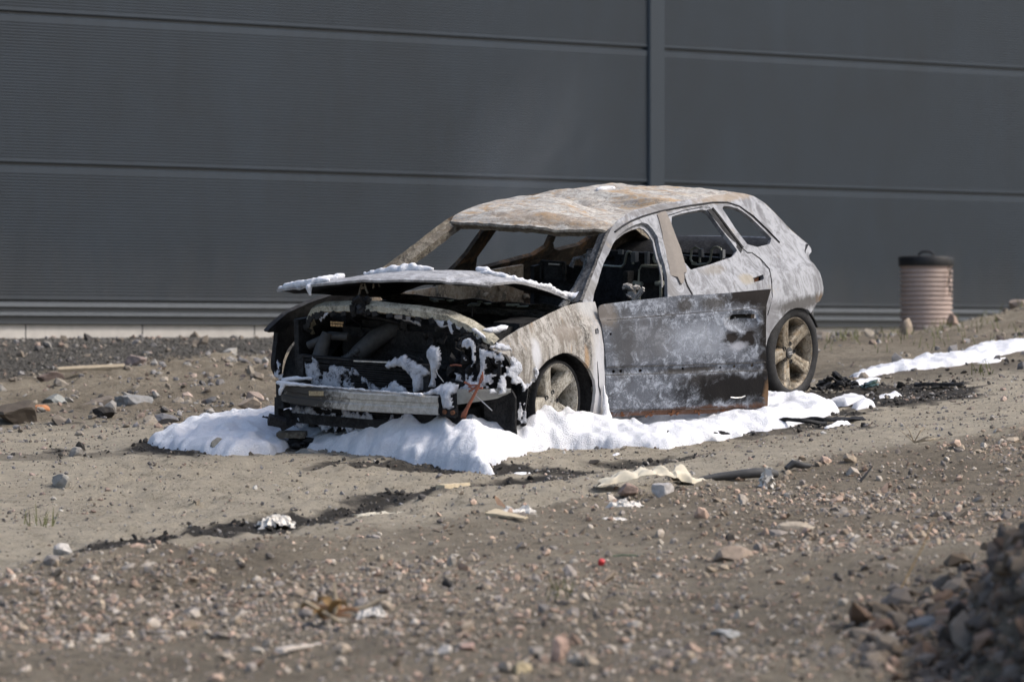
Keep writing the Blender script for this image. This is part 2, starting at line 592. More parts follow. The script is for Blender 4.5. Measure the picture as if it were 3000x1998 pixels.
# masks: R = soot / wet dark soil, G = grey gravel, B = pale trodden dust
def soot_mask(X, Y):
    nz = fbm(X * 2.2, Y * 1.6, 61, 4)
    nz2 = fbm(X * 8, Y * 6, 65, 3)
    dW = seg_dist(X, Y, WASH)
    a = smooth(.26, .0, dW - .30 * nz - .10 * nz2 - .09) * smooth(.75, .3, np.abs(X + .9) / 2.6)
    cl = [((-1.95, 32.55), (.75, .5), .8), ((-2.6, 32.2), (.9, .30), .45), ((-.55, 31.0), (.75, .40), .7), ((.15, 30.75), (.75, .30), .75), ((2.1, 34.2), (.8, 1.0), .75),
          ((.2, 33.4), (2.2, 1.6), .8), ((2.6, 36.3), (1.0, 1.6), .35), ((1.35, 32.2), (.5, .3), .55), ((.75, 31.15), (.55, .28), .7)]
    s = a * .95
    for (cx, cy), (rx, ry), k in cl:
        d = np.hypot((X - cx) / rx, (Y - cy) / ry) - .9 * nz - .5 * nz2
        s = np.maximum(s, k * smooth(1.05, .55, d))
    return s


mk = np.zeros((XX2.size, 3))
mk[:, 0] = soot_mask(XX2, YY2)
yw = 41.3 + (XX2 + 3.717) * 1.0588
nzg = fbm(XX2 * 1.3, YY2 * 1.3, 71, 3)
mk[:, 1] = smooth(-3.2, -2.3, YY2 - yw + .8 * nzg) * (1 - smooth(-1.6, .6, XX2))
nd = fbm(XX2 * .8, YY2 * .5, 81, 4)
near = 1 - smooth(-.25, .45, YY2 - (28.6 + .95 * XX2) + .5 * nd)          # stony ground on this side of the wash
mk[:, 2] = np.clip(1 - near - .9 * smooth(34, 36, YY2 - .3 * XX2) + .6 * nd, 0, 1)
ny, nx = XX.shape
ii = np.arange(ny * nx).reshape(ny, nx)
F = np.stack([ii[:-1, :-1], ii[:-1, 1:], ii[1:, 1:], ii[1:, :-1]], -1).reshape(-1, 4)

m, nt, bs = new_mat('dirt')
b = NB(nt)
at = nt.nodes.new("ShaderNodeAttribute"); at.attribute_name = "mask"
sp = nt.nodes.new("ShaderNodeSeparateColor"); nt.links.new(at.outputs["Color"], sp.inputs[0])
n1 = b.noise(1.3, 8, .65, .5); n2 = b.noise(9, 8, .7, .3); n3 = b.noise(60, 8, .8); v1 = b.voro(42); vc = b.voro(42, out="Color")
base = b.mix(b.ramp(b.math('ADD', b.math('MULTIPLY', n1, .5), b.math('MULTIPLY', n2, .5)), [(.38, 0.0), (.62, 1.0)]), (.195, .165, .122), (.35, .30, .228))
base = b.mix(b.math('MULTIPLY', sp.outputs[2], .75), base, b.mix(b.ramp(n2, [(.3, 0.0), (.7, 1.0)]), (.55, .488, .38), (.76, .68, .54)))
gcol = b.mix(b.ramp(n3, [(.35, 0.0), (.65, 1.0)]), (.085, .082, .076), (.17, .165, .152))
base = b.mix(sp.outputs[1], base, gcol)
base = b.mix(b.ramp(b.math('ADD', b.math('MULTIPLY', n3, .7), b.math('MULTIPLY', n2, .3)), [(.38, .8), (.47, 0.0)]), base, (.045, .038, .031))
base = b.mix(b.ramp(n3, [(.57, 0.0), (.66, .6)]), base, (.58, .51, .41))
so = b.ramp(b.math('ADD', sp.outputs[0], b.math('MULTIPLY', b.math('SUBTRACT', n3, .5), .7)), [(.2, 0.0), (.75, .95)])
base = b.mix(so, base, b.mix(n3, (.012, .012, .012), (.06, .055, .05)))
b.link(base, bs.inputs["Base Color"])
bs.inputs["Roughness"].default_value = .92
bs.inputs["Specular IOR Level"].default_value = .2
hh = b.math('ADD', b.math('MULTIPLY', n3, .9), b.math('MULTIPLY', n2, .8))
b.link(b.bump(hh, 1.0, .07), bs.inputs["Normal"])
M['dirt'] = m
g = fast_mesh('ground', np.stack([XX2, YY2, ZZ.ravel()], -1), F, m, True, {'mask': mk})
g['kind'] = 'structure'

# ------------------------------------------------------------------ loose stones (too many to count) and singled-out rocks
m, nt, bs = new_mat('stone')
b = NB(nt)
at = nt.nodes.new("ShaderNodeAttribute"); at.attribute_name = "tint"
n2 = b.noise(40, 6, .7)
b.link(b.mix(b.ramp(n2, [(.3, .5), (.6, 0.0)]), at.outputs["Color"], (.10, .085, .07)), bs.inputs["Base Color"])
bs.inputs["Roughness"].default_value = .88
bs.inputs["Specular IOR Level"].default_value = .25
M['stone'] = m

TINTS = 1.12 * np.array([(.36, .34, .31), (.26, .25, .245), (.18, .178, .18), (.42, .32, .265), (.46, .36, .30), (.30, .225, .18), (.48, .46, .42), (.11, .105, .105), (.24, .205, .165), (.33, .29, .235)])
TEMPL = []
for k in range(10):
    V, Fi = ico(1)
    r = np.random.default_rng(100 + k)
    for _ in range(9):                                   # flat fracture faces
        nrm = r.normal(size=3); nrm /= np.linalg.norm(nrm)
        d = r.uniform(.45, .8)
        t = V @ nrm - d
        V = V - np.outer(np.clip(t, 0, None), nrm)
    TEMPL.append((V, Fi))


def stones(name, X, Y, S, tints, sink=.35, flat=.7, zfun=ground_z):
    n = len(X)
    Z = zfun(X, Y)
    Vs = []; Fs = []; Cs = []; off = 0
    pick = rng.integers(0, len(TEMPL), n)
    for k, (V, Fi) in enumerate(TEMPL):
        s = np.where(pick == k)[0]
        if len(s) == 0:
            continue
        a = rng.uniform(0, 2 * math.pi, len(s)); tl = rng.normal(0, .35, (len(s), 2))
        sc3 = np.stack([rng.uniform(.7, 1.3, len(s)), rng.uniform(.6, 1.1, len(s)), rng.uniform(.45, .9, len(s)) * flat / .7], -1) * S[s][:, None]
        P = V[None] * sc3[:, None]
        P = np.stack([P[..., 0], P[..., 1] - P[..., 2] * tl[:, None, 0], P[..., 2] + P[..., 1] * tl[:, None, 0]], -1)
        ca, sa = np.cos(a)[:, None], np.sin(a)[:, None]
        P = np.stack([P[..., 0] * ca - P[..., 1] * sa, P[..., 0] * sa + P[..., 1] * ca, P[..., 2] + P[..., 0] * tl[:, None, 1]], -1)
        P += np.stack([X[s], Y[s], Z[s] + sc3[:, 2] * (1 - 2 * sink)], -1)[:, None]
        Vs.append(P.reshape(-1, 3))
        Fs.append((Fi[None] + (np.arange(len(s)) * len(V))[:, None, None] + off).reshape(-1, 3))
        Cs.append(np.repeat(tints[s], len(V), 0))
        off += len(s) * len(V)
    return fast_mesh(name, np.concatenate(Vs), np.concatenate(Fs), M['stone'], False, {'tint': np.concatenate(Cs)})


def tint_pick(n, w=None):
    w = np.ones(len(TINTS)) if w is None else np.array(w, float)
    t = TINTS[rng.choice(len(TINTS), n, p=w / w.sum())]
    return np.clip(t * rng.uniform(.75, 1.2, (n, 1)), 0, 1)


def sample(n, y0, y1, dens, margin=.4):
    Y = rng.uniform(y0, y1, n); X = rng.uniform(-1, 1, n) * (Y * .092 + margin)
    k = rng.uniform(0, 1, n) < dens(X, Y)
    return X[k], Y[k]


def near_m(X, Y):
    return 1 - smooth(-.25, .4, Y - (28.6 + .95 * X) + .5 * fbm(X * .8, Y * .5, 81, 4))


def patch(X, Y):
    return smooth(-.25, .35, fbm(X * .55, Y * .4, 91, 3))


# near stony ground
X, Y = sample(105000, 20.8, 33, lambda X, Y: near_m(X, Y) * (.22 + .78 * patch(X, Y)))
S = rng.lognormal(math.log(.0074), .62, len(X)).clip(.003, .05)
o = stones('gravel_stones', X, Y, S, tint_pick(len(X), [3, 2.5, 2, 1.8, 1.4, 2, 2.2, 1.6, 3, 3]) * np.array([[.88, .82, .76]]) + .12 * np.array([[.30, .25, .19]])); o['kind'] = 'stuff'
# sparse chips on the trodden dirt, dark crumbs, and the rubble beyond the car
X, Y = sample(30000, 27, 35.5, lambda X, Y: (1 - near_m(X, Y)) * (.35 + .5 * smooth(.0, .3, fbm(X * .9, Y * 1.1, 95, 3))))
S = rng.lognormal(math.log(.0062), .55, len(X)).clip(.003, .028)
o = stones('stone_chips', X, Y, S, tint_pick(len(X), [2, 2, 2, .6, .6, 1, 1, 2, 4, 3]) * .8); o['kind'] = 'stuff'
X, Y = sample(12000, 33.5, 46, lambda X, Y: np.where(X < .5, .95, .8) * (.25 + .75 * patch(X + 9, Y)) * (Y > 33.8 + .75 * X))
S = rng.lognormal(math.log(.0135), .62, len(X)).clip(.005, .075)
o = stones('rubble_stones', X, Y, S, tint_pick(len(X), [2, 2, 1, .8, .7, 1.6, .4, .8, 4, 3]) * .8); o['kind'] = 'stuff'
# grey gravel band at the foot of the wall
n = 14000
t = rng.uniform(0, 1, n); off = rng.uniform(-2.9, -.05, n)
X = -4.6 + t * 4.6; Y = 41.3 + (X + 3.717) * 1.0588 + off
k = rng.uniform(0, 1, n) < (1 - smooth(-1.6, .6, X))
X, Y = X[k], Y[k]
o = stones('gravel', X, Y, rng.uniform(.006, .013, len(X)), np.clip(np.array([[.12, .115, .105]]) * rng.uniform(.4, 1.5, (len(X), 1)), 0, 1)); o['kind'] = 'stuff'
# crumbs of char in the wash and round the car
X, Y = sample(26000, 26, 37, lambda X, Y: soot_mask(X, Y) ** 2)
S = rng.lognormal(math.log(.009), .5, len(X)).clip(.004, .03)
o = stones('char_crumbs', X, Y, S, np.clip(np.array([[.022, .021, .02]]) * rng.uniform(.4, 2.6, (len(X), 1)), 0, 1), .2); o['kind'] = 'stuff'
# the rubble heap in the right foreground
n = 11000
X = rng.uniform(1.0, 3.6, n); Y = rng.uniform(19.5, 26.5, n)
k = np.hypot(X - 5.12, (Y - 22.6) * .78) < 3.6 + rng.normal(0, .12, n); X, Y = X[k], Y[k]; n = len(X)
S = rng.lognormal(math.log(.034), .5, n).clip(.012, .10)
o = stones('heap_rubble', X, Y, S, tint_pick(n, [.8, 2.5, 1.5, .5, .3, 2, .3, 2.5, 3, 1]) * np.array([[.50, .44, .38]]), .4); o['kind'] = 'stuff'  # stones tinted darker to stand in for shade on the heap

ROCK_N = 0
def rock(px, py, size, label, tint, squash=(1, .8, .65), rz=None, tilt=0.0, lift=.35, name='rock', cat='rock', group=None, seed=None):
    """one singled-out rock: a fractured lump half sunk in the ground"""
    global ROCK_N
    ROCK_N += 1
    r = np.random.default_rng(seed or 500 + ROCK_N)
    V, Fi = ico(3)
    for _ in range(14):
        nrm = r.normal(size=3); nrm /= np.linalg.norm(nrm)
        V = V - np.outer(np.clip(V @ nrm - r.uniform(.5, .85), 0, None), nrm)
    V = V + np.array([mnoise.noise_vector(Vector(p) * 2.6 + Vector((ROCK_N, 0, 0)))[:] for p in V]) * .07
    V = V * (np.array(squash) * size)
    Mx = np.array((Matrix.Rotation(r.uniform(0, 6.28) if rz is None else rz, 3, 'Z') @ Matrix.Rotation(tilt, 3, 'Y')))
    V = V @ Mx.T
    z = gz(px, py)
    V[:, 2] += size * squash[2] * lift
    o = fast_mesh(name, V, Fi, M['stone'], False, {'tint': np.repeat(np.array([tint]), len(V), 0)})
    o.location = (px, py, z)
    return tag(o, label, cat, group)


# ------------------------------------------------------------------ warehouse wall
WO = Vector((-3.717, 41.3, 0))
WE = Vector((.6868, .7269, 0)); WN = Vector((.7269, -.6868, 0))
def wp(s, z, d=0.0):
    return tuple(WO + WE * s + WN * d + Vector((0, 0, z)))


def wall_mat(name, col, var):
    m, nt, bs = new_mat(name)
    b = NB(nt)
    n1 = b.noise(.7, 5, .6, .4); n2 = b.noise(7, 6, .65, .3, b.vec(scale=(1, 1, .25)))
    f = b.math('ADD', b.math('MULTIPLY', n1, .55), b.math('MULTIPLY', n2, .45))
    base = b.ramp(f, [(.3, tuple(c * (1 - var) for c in col)), (.7, tuple(c * (1 + var) for c in col))])
    sx = nt.nodes.new("ShaderNodeSeparateXYZ"); nt.links.new(b.tc, sx.inputs[0])
    dz = b.math('ADD', sx.outputs[2], b.math('MULTIPLY', b.noise(2.2, 6, .7, .5, b.vec(scale=(1, 1, .3))), -1.1))      # dust splashed up from the ground
    base = b.mix(b.ramp(b.math('ADD', dz, -.55), [(.45, .14), (1.0, 0.0)]), base, (.13, .12, .105))
    sp_ = b.voro(5.5); base = b.mix(b.ramp(sp_, [(.012, .5), (.03, 0.0)]), base, (.25, .25, .25))
    b.link(base, bs.inputs["Base Color"])
    bs.inputs["Roughness"].default_value = .42
    bs.inputs["Specular IOR Level"].default_value = .4
    return m
M['clad'] = wall_mat('anthracite_cladding', (.0135, .0235, .0365), .25)
M['flash'] = wall_mat('anthracite_flashing', (.0135, .0235, .0360), .14)
M['litlip'] = plain('lit_flashing_edge', (.075, .085, .095), .5, .15, 20, 0)  # light caught by the upturned lips is put into their paler colour
M['concrete'] = plain('concrete_plinth', (.42, .40, .37), .9, .14, 9, .2)

wh = empty('warehouse', 'dark grey warehouse wall of ribbed horizontal metal panels on a concrete plinth', 'building', WO)
SCOL = 7.12                                         # where the vertical flashing stands
def wall_child(mb, name, mat):
    o = mb.obj(name, mat, None, False)
    o.parent = wh
    o.matrix_parent_inverse = Matrix.Translation(-WO)
    return o


JOINTS = [1.640, 2.640, 3.740, 4.840, 5.940]
for (s0, s1) in ((-9.0, SCOL - .085), (SCOL + .085, 26.0)):
    for j in range(len(JOINTS) - 1):
        z0, z1 = JOINTS[j] + .012, JOINTS[j + 1] - .012
        prof = [(z0, -.012), (z0 + .004, .0), (z0 + .03, .0)]
        z = z0 + .03
        nrib = int(round((z1 - .045 - z) / .0224))
        p = (z1 - .045 - z) / nrib
        for k in range(nrib):
            prof += [(z + p * .10, -.006), (z + p * .40, -.006), (z + p * .52, .0), (z + p, .0)]
            z += p
        prof += [(z1 - .006, .0), (z1, -.008), (z1, -.03)]
        mb = MB()
        mb.add([wp(s0, a, d) for a, d in prof] + [wp(s1, a, d) for a, d in prof], [(i, i + 1, i + 1 + len(prof), i + len(prof)) for i in range(len(prof) - 1)])
        wall_child(mb, 'wall_panel', M['clad'])
mb = MB()
mb.add([wp(-9, .9, -.032), wp(26, .9, -.032), wp(26, 5.95, -.032), wp(-9, 5.95, -.032), wp(-9, .9, -14), wp(26, .9, -14), wp(26, 5.95, -14), wp(-9, 5.95, -14)],
       [(0, 1, 2, 3), (4, 7, 6, 5), (0, 3, 7, 4), (1, 5, 6, 2), (3, 2, 6, 7)])
wall_child(mb, 'wall_core', M['flash'])
mb = MB()
def strip(mb, s0, s1, prof, mi=0):
    n = len(prof)
    mb.add([wp(s0, a, d) for a, d in prof] + [wp(s1, a, d) for a, d in prof], [(i, i + 1, i + 1 + n, i + n) for i in range(n - 1)], mi)
# vertical cover flashing
a = [(SCOL - .10, -.02), (SCOL - .10, .008), (SCOL - .085, .022), (SCOL + .085, .022), (SCOL + .10, .008), (SCOL + .10, -.02)]
mb.add([wp(s, 1.60, d) for s, d in a] + [wp(s, 5.95, d) for s, d in a], [(i, i + 1, i + 7, i + 6) for i in range(5)])
wall_child(mb, 'vertical_flashing', M['flash'])
mb = MB()
strip(mb, -9, 26, [(1.640, -.02), (1.628, .026), (1.602, .030), (1.600, .0)], 0)
strip(mb, -9, 26, [(1.598, .0), (1.567, .001)], 1)
strip(mb, -9, 26, [(1.567, .0), (1.560, .034), (1.537, .037), (1.535, .004)], 0)
strip(mb, -9, 26, [(1.533, .004), (1.478, .006), (1.474, -.03)], 1)
o = wall_child(mb, 'base_flashing', [M['litlip'], M['flash']])
s = -9.0
k = 0
while s < 26:
    mb = MB()
    L = 1.16 - .012
    mb.add([wp(s, .9, -.028), wp(s + L, .9, -.028), wp(s + L, 1.476, -.028), wp(s, 1.476, -.028), wp(s, .9, -.12), wp(s + L, .9, -.12), wp(s + L, 1.476, -.12), wp(s, 1.476, -.12)],
           [(0, 1, 2, 3), (1, 5, 6, 2), (0, 3, 7, 4), (3, 2, 6, 7)])
    wall_child(mb, 'plinth_block', M['concrete'])
    s += 1.16
    k += 1

# ------------------------------------------------------------------ ribbed barrel with a black lid
M['barrel'] = plain('pink_brown_plastic', (.42, .335, .295), .6, .12, 30, .1)
M['lid'] = plain('black_plastic_lid', (.015, .015, .016), .45, .5, 40, .2)
br = empty('barrel', 'ribbed pinkish brown plastic drum with a black lid beside the warehouse wall', 'barrel', (3.37, 46.3, 1.42))
prof = []
for k in range(16):
    z = k * .0375 - .04
    prof += [(.198, z), (.198, z + .006), (.213, z + .012), (.216, z + .020), (.213, z + .030), (.198, z + .036)]
mb = MB().lathe(prof, n=64, axis='z')
o = mb.obj('drum', M['barrel'], br)
mb = MB().lathe([(.20, .548), (.224, .546), (.226, .552), (.226, .608), (.220, .622), (.19, .628), (.1, .632), (.001, .634)], n=64, axis='z')
o = mb.obj('lid', M['lid'], br)
ang = np.linspace(0, math.pi, 13)
h = MB().tube([(.062 * math.cos(t), -.02, .628 + .040 * math.sin(t)) for t in ang], .010).obj('handle', M['lid'], o)
pts = [(.20 * math.cos(rad(-38 + 3 * math.sin(k * 1.3))) + .02, .225 * math.sin(rad(-38)) - .035 + .01 * math.sin(k), .54 - k * .032) for k in range(8)]
mb = MB()
for k in range(len(pts) - 1):
    c = Vector(pts[k]); t = np.linspace(0, 2 * math.pi, 9)
    hz = k % 2
    mb.tube([c + Vector((.011 * math.cos(a) * (1 - hz * .6), .008 * math.cos(a) * hz, -.016 + .021 * math.sin(a))) for a in t], .004, 5, cap=False)
mb.obj('chain', M['lid'], br)
# ------------------------------------------------------------------ the burnt car (car frame: x forward from the front axle, y to its left, z up)
CAR = Matrix(((-0.560058, 0.828438, -0.005063, -0.41713), (-0.822034, -0.556468, -0.120843, 32.53654), (-0.102928, -0.063517, 0.992659, 0.73661), (0, 0, 0, 1)))
car = empty('burnt_car', 'burnt-out grey hatchback with raised bonnet and open driver door standing in white foam', 'car')
car.matrix_world = CAR
DROP = .09
ZP = [.0, .2, .3, .5, .65, .78, .86, .93, 1.05, 1.2, 1.3, 1.36, 1.40, 1.46]
YP = [.82, .84, .865, .8825, .88, .865, .835, .80, .72, .63, .575, .53, .45, .33]
CRX = [-3.3, -3.2, -2.3, -.36, .014, .214, .45, .7]; CRZ = [.82, .829, .865, .738, .722, .704, .67, .62]


def ys(x, z):
    y = float(np.interp(z + DROP, ZP, YP))
    if x > .15: y -= (x - .15) ** 2 * .35
    if x < -2.4: y -= (min(-x, 3.2) - 2.4) ** 2 * .30
    zc = float(np.interp(x, CRX, CRZ))
    y += .008 * math.tanh((zc - z) / .010)
    return y


def side(sgn, off=0.0, wr=.004):
    def fn(x, z):
        q = Vector((x, 0, z))
        w = wr * mnoise.noise(q * 5.0 + Vector((sgn * 3, 0, 0))) + wr * .6 * mnoise.noise(q * 14)
        return (x, sgn * (ys(x, z) + off + w), z)
    return fn


def outref(sgn):
    return lambda c: (0.25 * (1 if c.x > .3 else (-1 if c.x < -2.9 else 0)), sgn, .15)


A_FRONT = [(-.307, .854), (-.431, .92), (-.59, 1.007), (-.737, 1.092), (-.86, 1.163), (-.934, 1.203)]
RAIL = [(-1.032, 1.238), (-1.166, 1.264), (-1.307, 1.279), (-1.574, 1.285), (-1.847, 1.287), (-2.113, 1.285), (-2.296, 1.285), (-2.39, 1.292), (-2.496, 1.275)]
TAIL = [(-2.576, 1.253), (-2.659, 1.208), (-2.745, 1.142), (-2.854, 1.043), (-2.992, .965), (-3.075, .926), (-3.105, .898), (-3.06, .880), (-2.965, .870), (-2.92, .842), (-2.985, .769), (-2.985, .726), (-2.975, .681), (-2.945, .640),
        (-2.90, .628), (-2.86, .610), (-2.80, .606), (-2.74, .585), (-2.70, .568)]
RARCH = [(-2.68, .555), (-2.641, .582), (-2.55, .603), (-2.476, .61), (-2.407, .604), (-2.348, .587), (-2.287, .56), (-2.231, .528), (-2.183, .495), (-2.14, .45), (-2.10, .37), (-2.08, .26), (-2.07, .17)]
SIDE_OUT = A_FRONT + RAIL + TAIL + RARCH + [(-1.95, .13), (-.45, .13), (-.36, .2), (-.33, .5), (-.31, .75)]
DOOR_AP = [(-.404, .844), (-.47, .891), (-.552, .938), (-.697, 1.027), (-.798, 1.076), (-.879, 1.12), (-.966, 1.157), (-1.09, 1.188), (-1.191, 1.203), (-1.277, 1.208), (-1.32, 1.195), (-1.345, 1.165),
           (-1.358, 1.119), (-1.337, 1.079), (-1.308, 1.015), (-1.294, .966), (-1.256, .906), (-1.2, .849), (-1.155, .80), (-1.13, .65), (-1.12, .4), (-1.08, .25), (-1.0, .2), (-.55, .2), (-.45, .28), (-.42, .5), (-.40, .75)]
RD_HOLE = [(-1.545, 1.224), (-1.757, 1.239), (-1.956, 1.242), (-2.040, 1.233), (-2.066, 1.163), (-2.108, 1.069), (-2.146, .985), (-2.191, .955), (-2.239, .952), (-2.295, .911), (-2.307, .854), (-2.274, .79), (-2.221, .70),
           (-2.15, .60), (-2.07, .48), (-2.01, .35), (-1.96, .22), (-1.5, .2), (-1.40, .3), (-1.393, .6), (-1.393, .796), (-1.40, .842), (-1.425, .904)]
WIN = [(-1.545, 1.212), (-1.737, 1.224), (-1.94, 1.228), (-1.991, 1.218), (-2.023, 1.14), (-2.065, 1.049), (-2.107, .955), (-1.728, .928), (-1.462, .915)]
WIN_R = [(-1.51, 1.222), (-1.737, 1.232), (-1.98, 1.236), (-2.05, 1.226), (-2.11, 1.12), (-2.155, 1.03), (-2.19, .895), (-1.75, .862), (-1.405, .845)]
QUART_R = [(-2.13, 1.24), (-2.33, 1.225), (-2.47, 1.17), (-2.58, 1.06), (-2.66, .915), (-2.262, .885), (-2.215, 1.03), (-2.17, 1.12)]
QUART = [(-2.155, 1.232), (-2.293, 1.215), (-2.38, 1.17), (-2.474, 1.086), (-2.556, .985), (-2.253, .976), (-2.205, 1.08), (-2.175, 1.168)]


def shrink(poly, k):
    c = Vector((sum(p[0] for p in poly) / len(poly), sum(p[1] for p in poly) / len(poly)))
    return [tuple(c + (Vector(p) - c) * k) for p in poly]


BODY2 = [M['body'], M['sootbrown']]
M['pillar'] = burnt('sooty_pillar_flange', light=(.14, .135, .13), mid=(.05, .048, .046), dark=(.012, .012, .012), rust=(.14, .09, .05), soot=.47, sc=2.5)
for sgn, nm in ((1, None), (-1, None)):
    holes = [DOOR_AP, RD_HOLE if sgn > 0 else [(x - (.045 if -2.2 < x < -1.95 and z > .97 else 0), z) for x, z in RD_HOLE], round_poly(QUART if sgn > 0 else QUART_R)]
    lab = 'ash-grey body side with window openings' if sgn > 0 else 'sooty far body side'
    o = panel('body_side', SIDE_OUT, holes, side(sgn), BODY2, car, .024 if sgn > 0 else .045, 0)
    orient(o, outref(sgn)); solidify(o, .024, -1, 1, 0 if sgn > 0 else 1)
    # rear door
    hs = [round_poly(WIN if sgn > 0 else WIN_R)] + ([[(-2.085, .823), (-2.215, .831), (-2.208, .811), (-2.19, .801), (-2.08, .799)]] if sgn > 0 else [])
    RDH = RD_HOLE if sgn > 0 else [(x - (.045 if -2.2 < x < -1.95 and z > .97 else 0), z) for x, z in RD_HOLE]
    o = panel('rear_door', shrink(RDH, .990), hs, side(sgn, .001, .007), BODY2, car, .022 if sgn > 0 else .045, 0)
    orient(o, outref(sgn)); solidify(o, .026, -1, 1, 0 if sgn > 0 else 1)
    if sgn > 0:
        mb = MB()
        mb.box((-2.14, ys(-2.14, .815) - .035, .815), (.13, .004, .045), mi=0)
        mb.box((-2.10, ys(-2.14, .80) - .02, .806), (.02, .012, .012), mi=1)
        mb.obj('handle_recess', [M['rusty'], M['chrome']], o)
    # inner windscreen flange of the A pillar
    P = [Vector((x, sgn * ys(x, z), z)) for x, z in densify(A_FRONT, .05)[:-8] + [A_FRONT[-1]]]
    P = [Vector((x, sgn * ys(x, z), z)) for i in range(len(A_FRONT) - 1) for x, z in [(A_FRONT[i][0] + (A_FRONT[i + 1][0] - A_FRONT[i][0]) * t / 4, A_FRONT[i][1] + (A_FRONT[i + 1][1] - A_FRONT[i][1]) * t / 4) for t in range(4)]]
    mb = MB()
    sec = [(0, 0, 0), (.004, -.012, .006), (.0, -.028, -.010), (-.006, -.052, -.008), (-.012, -.078, -.018), (-.05, -.085, -.04), (-.06, -.05, -.05)]
    n = len(sec)
    vs = []
    for p in P:
        for a, bb, c in sec:
            q = p + Vector((a, sgn * bb, c))
            q += mnoise.noise_vector(q * 25) * .004
            vs.append(q)
    mb.add(vs, [(i * n + j, i * n + j + 1, (i + 1) * n + j + 1, (i + 1) * n + j) for i in range(len(P) - 1) for j in range(n - 1)])
    o = mb.obj('a_pillar', M['tan'] if sgn < 0 else M['pillar'], car)
    solidify(o, .006, 0)

# pale inner flange round the upper part of the driver's aperture
AP_UP = [p for p in DOOR_AP if p[1] > .80]
cx_, cz_ = -.85, .80
inn = [(x + (cx_ - x) * .055, z + (cz_ - z) * .075) for x, z in AP_UP]
o = panel('door_flange', AP_UP + inn[::-1], [], lambda x, z: (x, ys(x, z) - .030, z), M['body'], car, .03, 0)
orient(o, outref(1)); solidify(o, .008, -1)
# cover of the B pillar on the near side
BPL = [(-1.455, 1.240), (-1.488, 1.250), (-1.55, 1.252), (-1.546, 1.235), (-1.534, 1.147), (-1.516, 1.039), (-1.469, .925), (-1.451, .912), (-1.423, .912), (-1.394, .881), (-1.359, .86), (-1.333, .858), (-1.34, .895), (-1.297, .907),
       (-1.334, .962), (-1.367, 1.043), (-1.42, 1.14), (-1.438, 1.193)]
def bpl(x, z):
    xm = float(np.interp(z, [.86, .91, 1.04, 1.15, 1.25], [-1.335, -1.36, -1.425, -1.46, -1.485]))
    d = x - xm
    return (x, ys(x, z) + .016 - .30 * max(d, 0) - .02 * max(-d, 0), z)
o = panel('pillar_cover', BPL, [], bpl, M['trim'], car, .02, 0)
orient(o, outref(1)); solidify(o, .02, -1)

# mouldings over the side windows
mb = MB()
mb.tube([(x, ys(x, z) + .004, z) for x, z in [(-.95, 1.182), (-1.05, 1.206), (-1.17, 1.226), (-1.3, 1.240), (-1.5, 1.252), (-1.8, 1.258), (-2.1, 1.256), (-2.24, 1.245), (-2.34, 1.215), (-2.44, 1.15), (-2.53, 1.06), (-2.60, .98)]], .0055, 6)
mb.obj('roof_moulding', M['black'], car)
# dark channel of the rear quarter pillar
mb = MB()
mb.tube([(x, ys(x, z) + .002, z) for x, z in [(-2.05, 1.225), (-2.085, 1.16), (-2.125, 1.07), (-2.165, .985)]], .012, 6)
mb.obj('door_seal', M['black'], car)
mb = MB()
mb.tube([(x, ys(x, z) + .001, z) for x, z in [(-2.165, .985), (-2.195, .958), (-2.242, .952), (-2.297, .911), (-2.309, .854), (-2.276, .79), (-2.223, .70), (-2.15, .60)]], .0035, 5)
mb.obj('door_seal', M['black'], car)
mb = MB()
mb.tube([(x, ys(x, z) + .001, z) for x, z in [(-1.425, .90), (-1.402, .842), (-1.393, .796), (-1.393, .6)]], .006, 5)
mb.obj('door_seal', M['black'], car)
SEAL = [(-1.985, 1.222), (-2.035, 1.226), (-2.075, 1.15), (-2.115, 1.06), (-2.15, .978), (-2.118, .96), (-2.078, 1.05), (-2.035, 1.14)]
o = panel('pillar_channel', SEAL, [], lambda x, z: (x, ys(x, z) + .006, z), M['black'], car, .02, 0)
orient(o, outref(1)); solidify(o, .008, -1)

# roof
RX = [-.93, -1.032, -1.166, -1.307, -1.574, -1.847, -2.113, -2.296, -2.39, -2.496, -2.576, -2.659]
RZ = [1.203, 1.238, 1.264, 1.279, 1.285, 1.287, 1.285, 1.285, 1.290, 1.275, 1.253, 1.208]
def roof(u, v, dz=0.0):
    a = 2 * u - 1
    xe = -.93 + (-2.66 + .93) * v
    ze = float(np.interp(-xe, [-k for k in RX], RZ))
    w = ys(xe, ze) - .004
    x = xe + (.085 * (1 - a * a)) * (1 - v) ** 3 - .03 * (1 - a * a) * v ** 3
    y = a * w
    crown = (.012 + .016 * (1 - v) ** 2) * (1 - abs(a) ** 2.2) * (.4 + .6 * smooth(0, .1, v))
    z = ze + float(crown)
    g = lambda cx, cy, rx, ry: math.exp(-((x - cx) / rx) ** 2 - ((y - cy) / ry) ** 2)
    z -= .078 * g(-1.62, .05, .20, .36) + .055 * g(-1.30, .28, .24, .22)
    z += .026 * g(-1.36, -.10, .07, .3) + .032 * g(-1.84, -.05, .08, .35) + .020 * g(-1.76, .30, .05, .2) + .014 * g(-1.50, .2, .04, .2)
    q = Vector((x * 1.6, y, 0))
    e = float(smooth(0, .12, 1 - abs(a)))
    z += e * (.016 * mnoise.noise(q * 3.3) + .014 * mnoise.noise(Vector((q.x * 9, q.y * 4, 1))) + .006 * mnoise.noise(q * 20))
    z -= .016 * (1 - float(smooth(0, .03, v)))
    return (x, y, z + dz)
mb = MB().grid(lambda u, v: roof(u, v), 70, 110)
o = mb.obj('roof', [M['roof'], M['sootbrown']], car)
orient(o, lambda c: (0, 0, 1)); solidify(o, .012, -1, 1, 0)
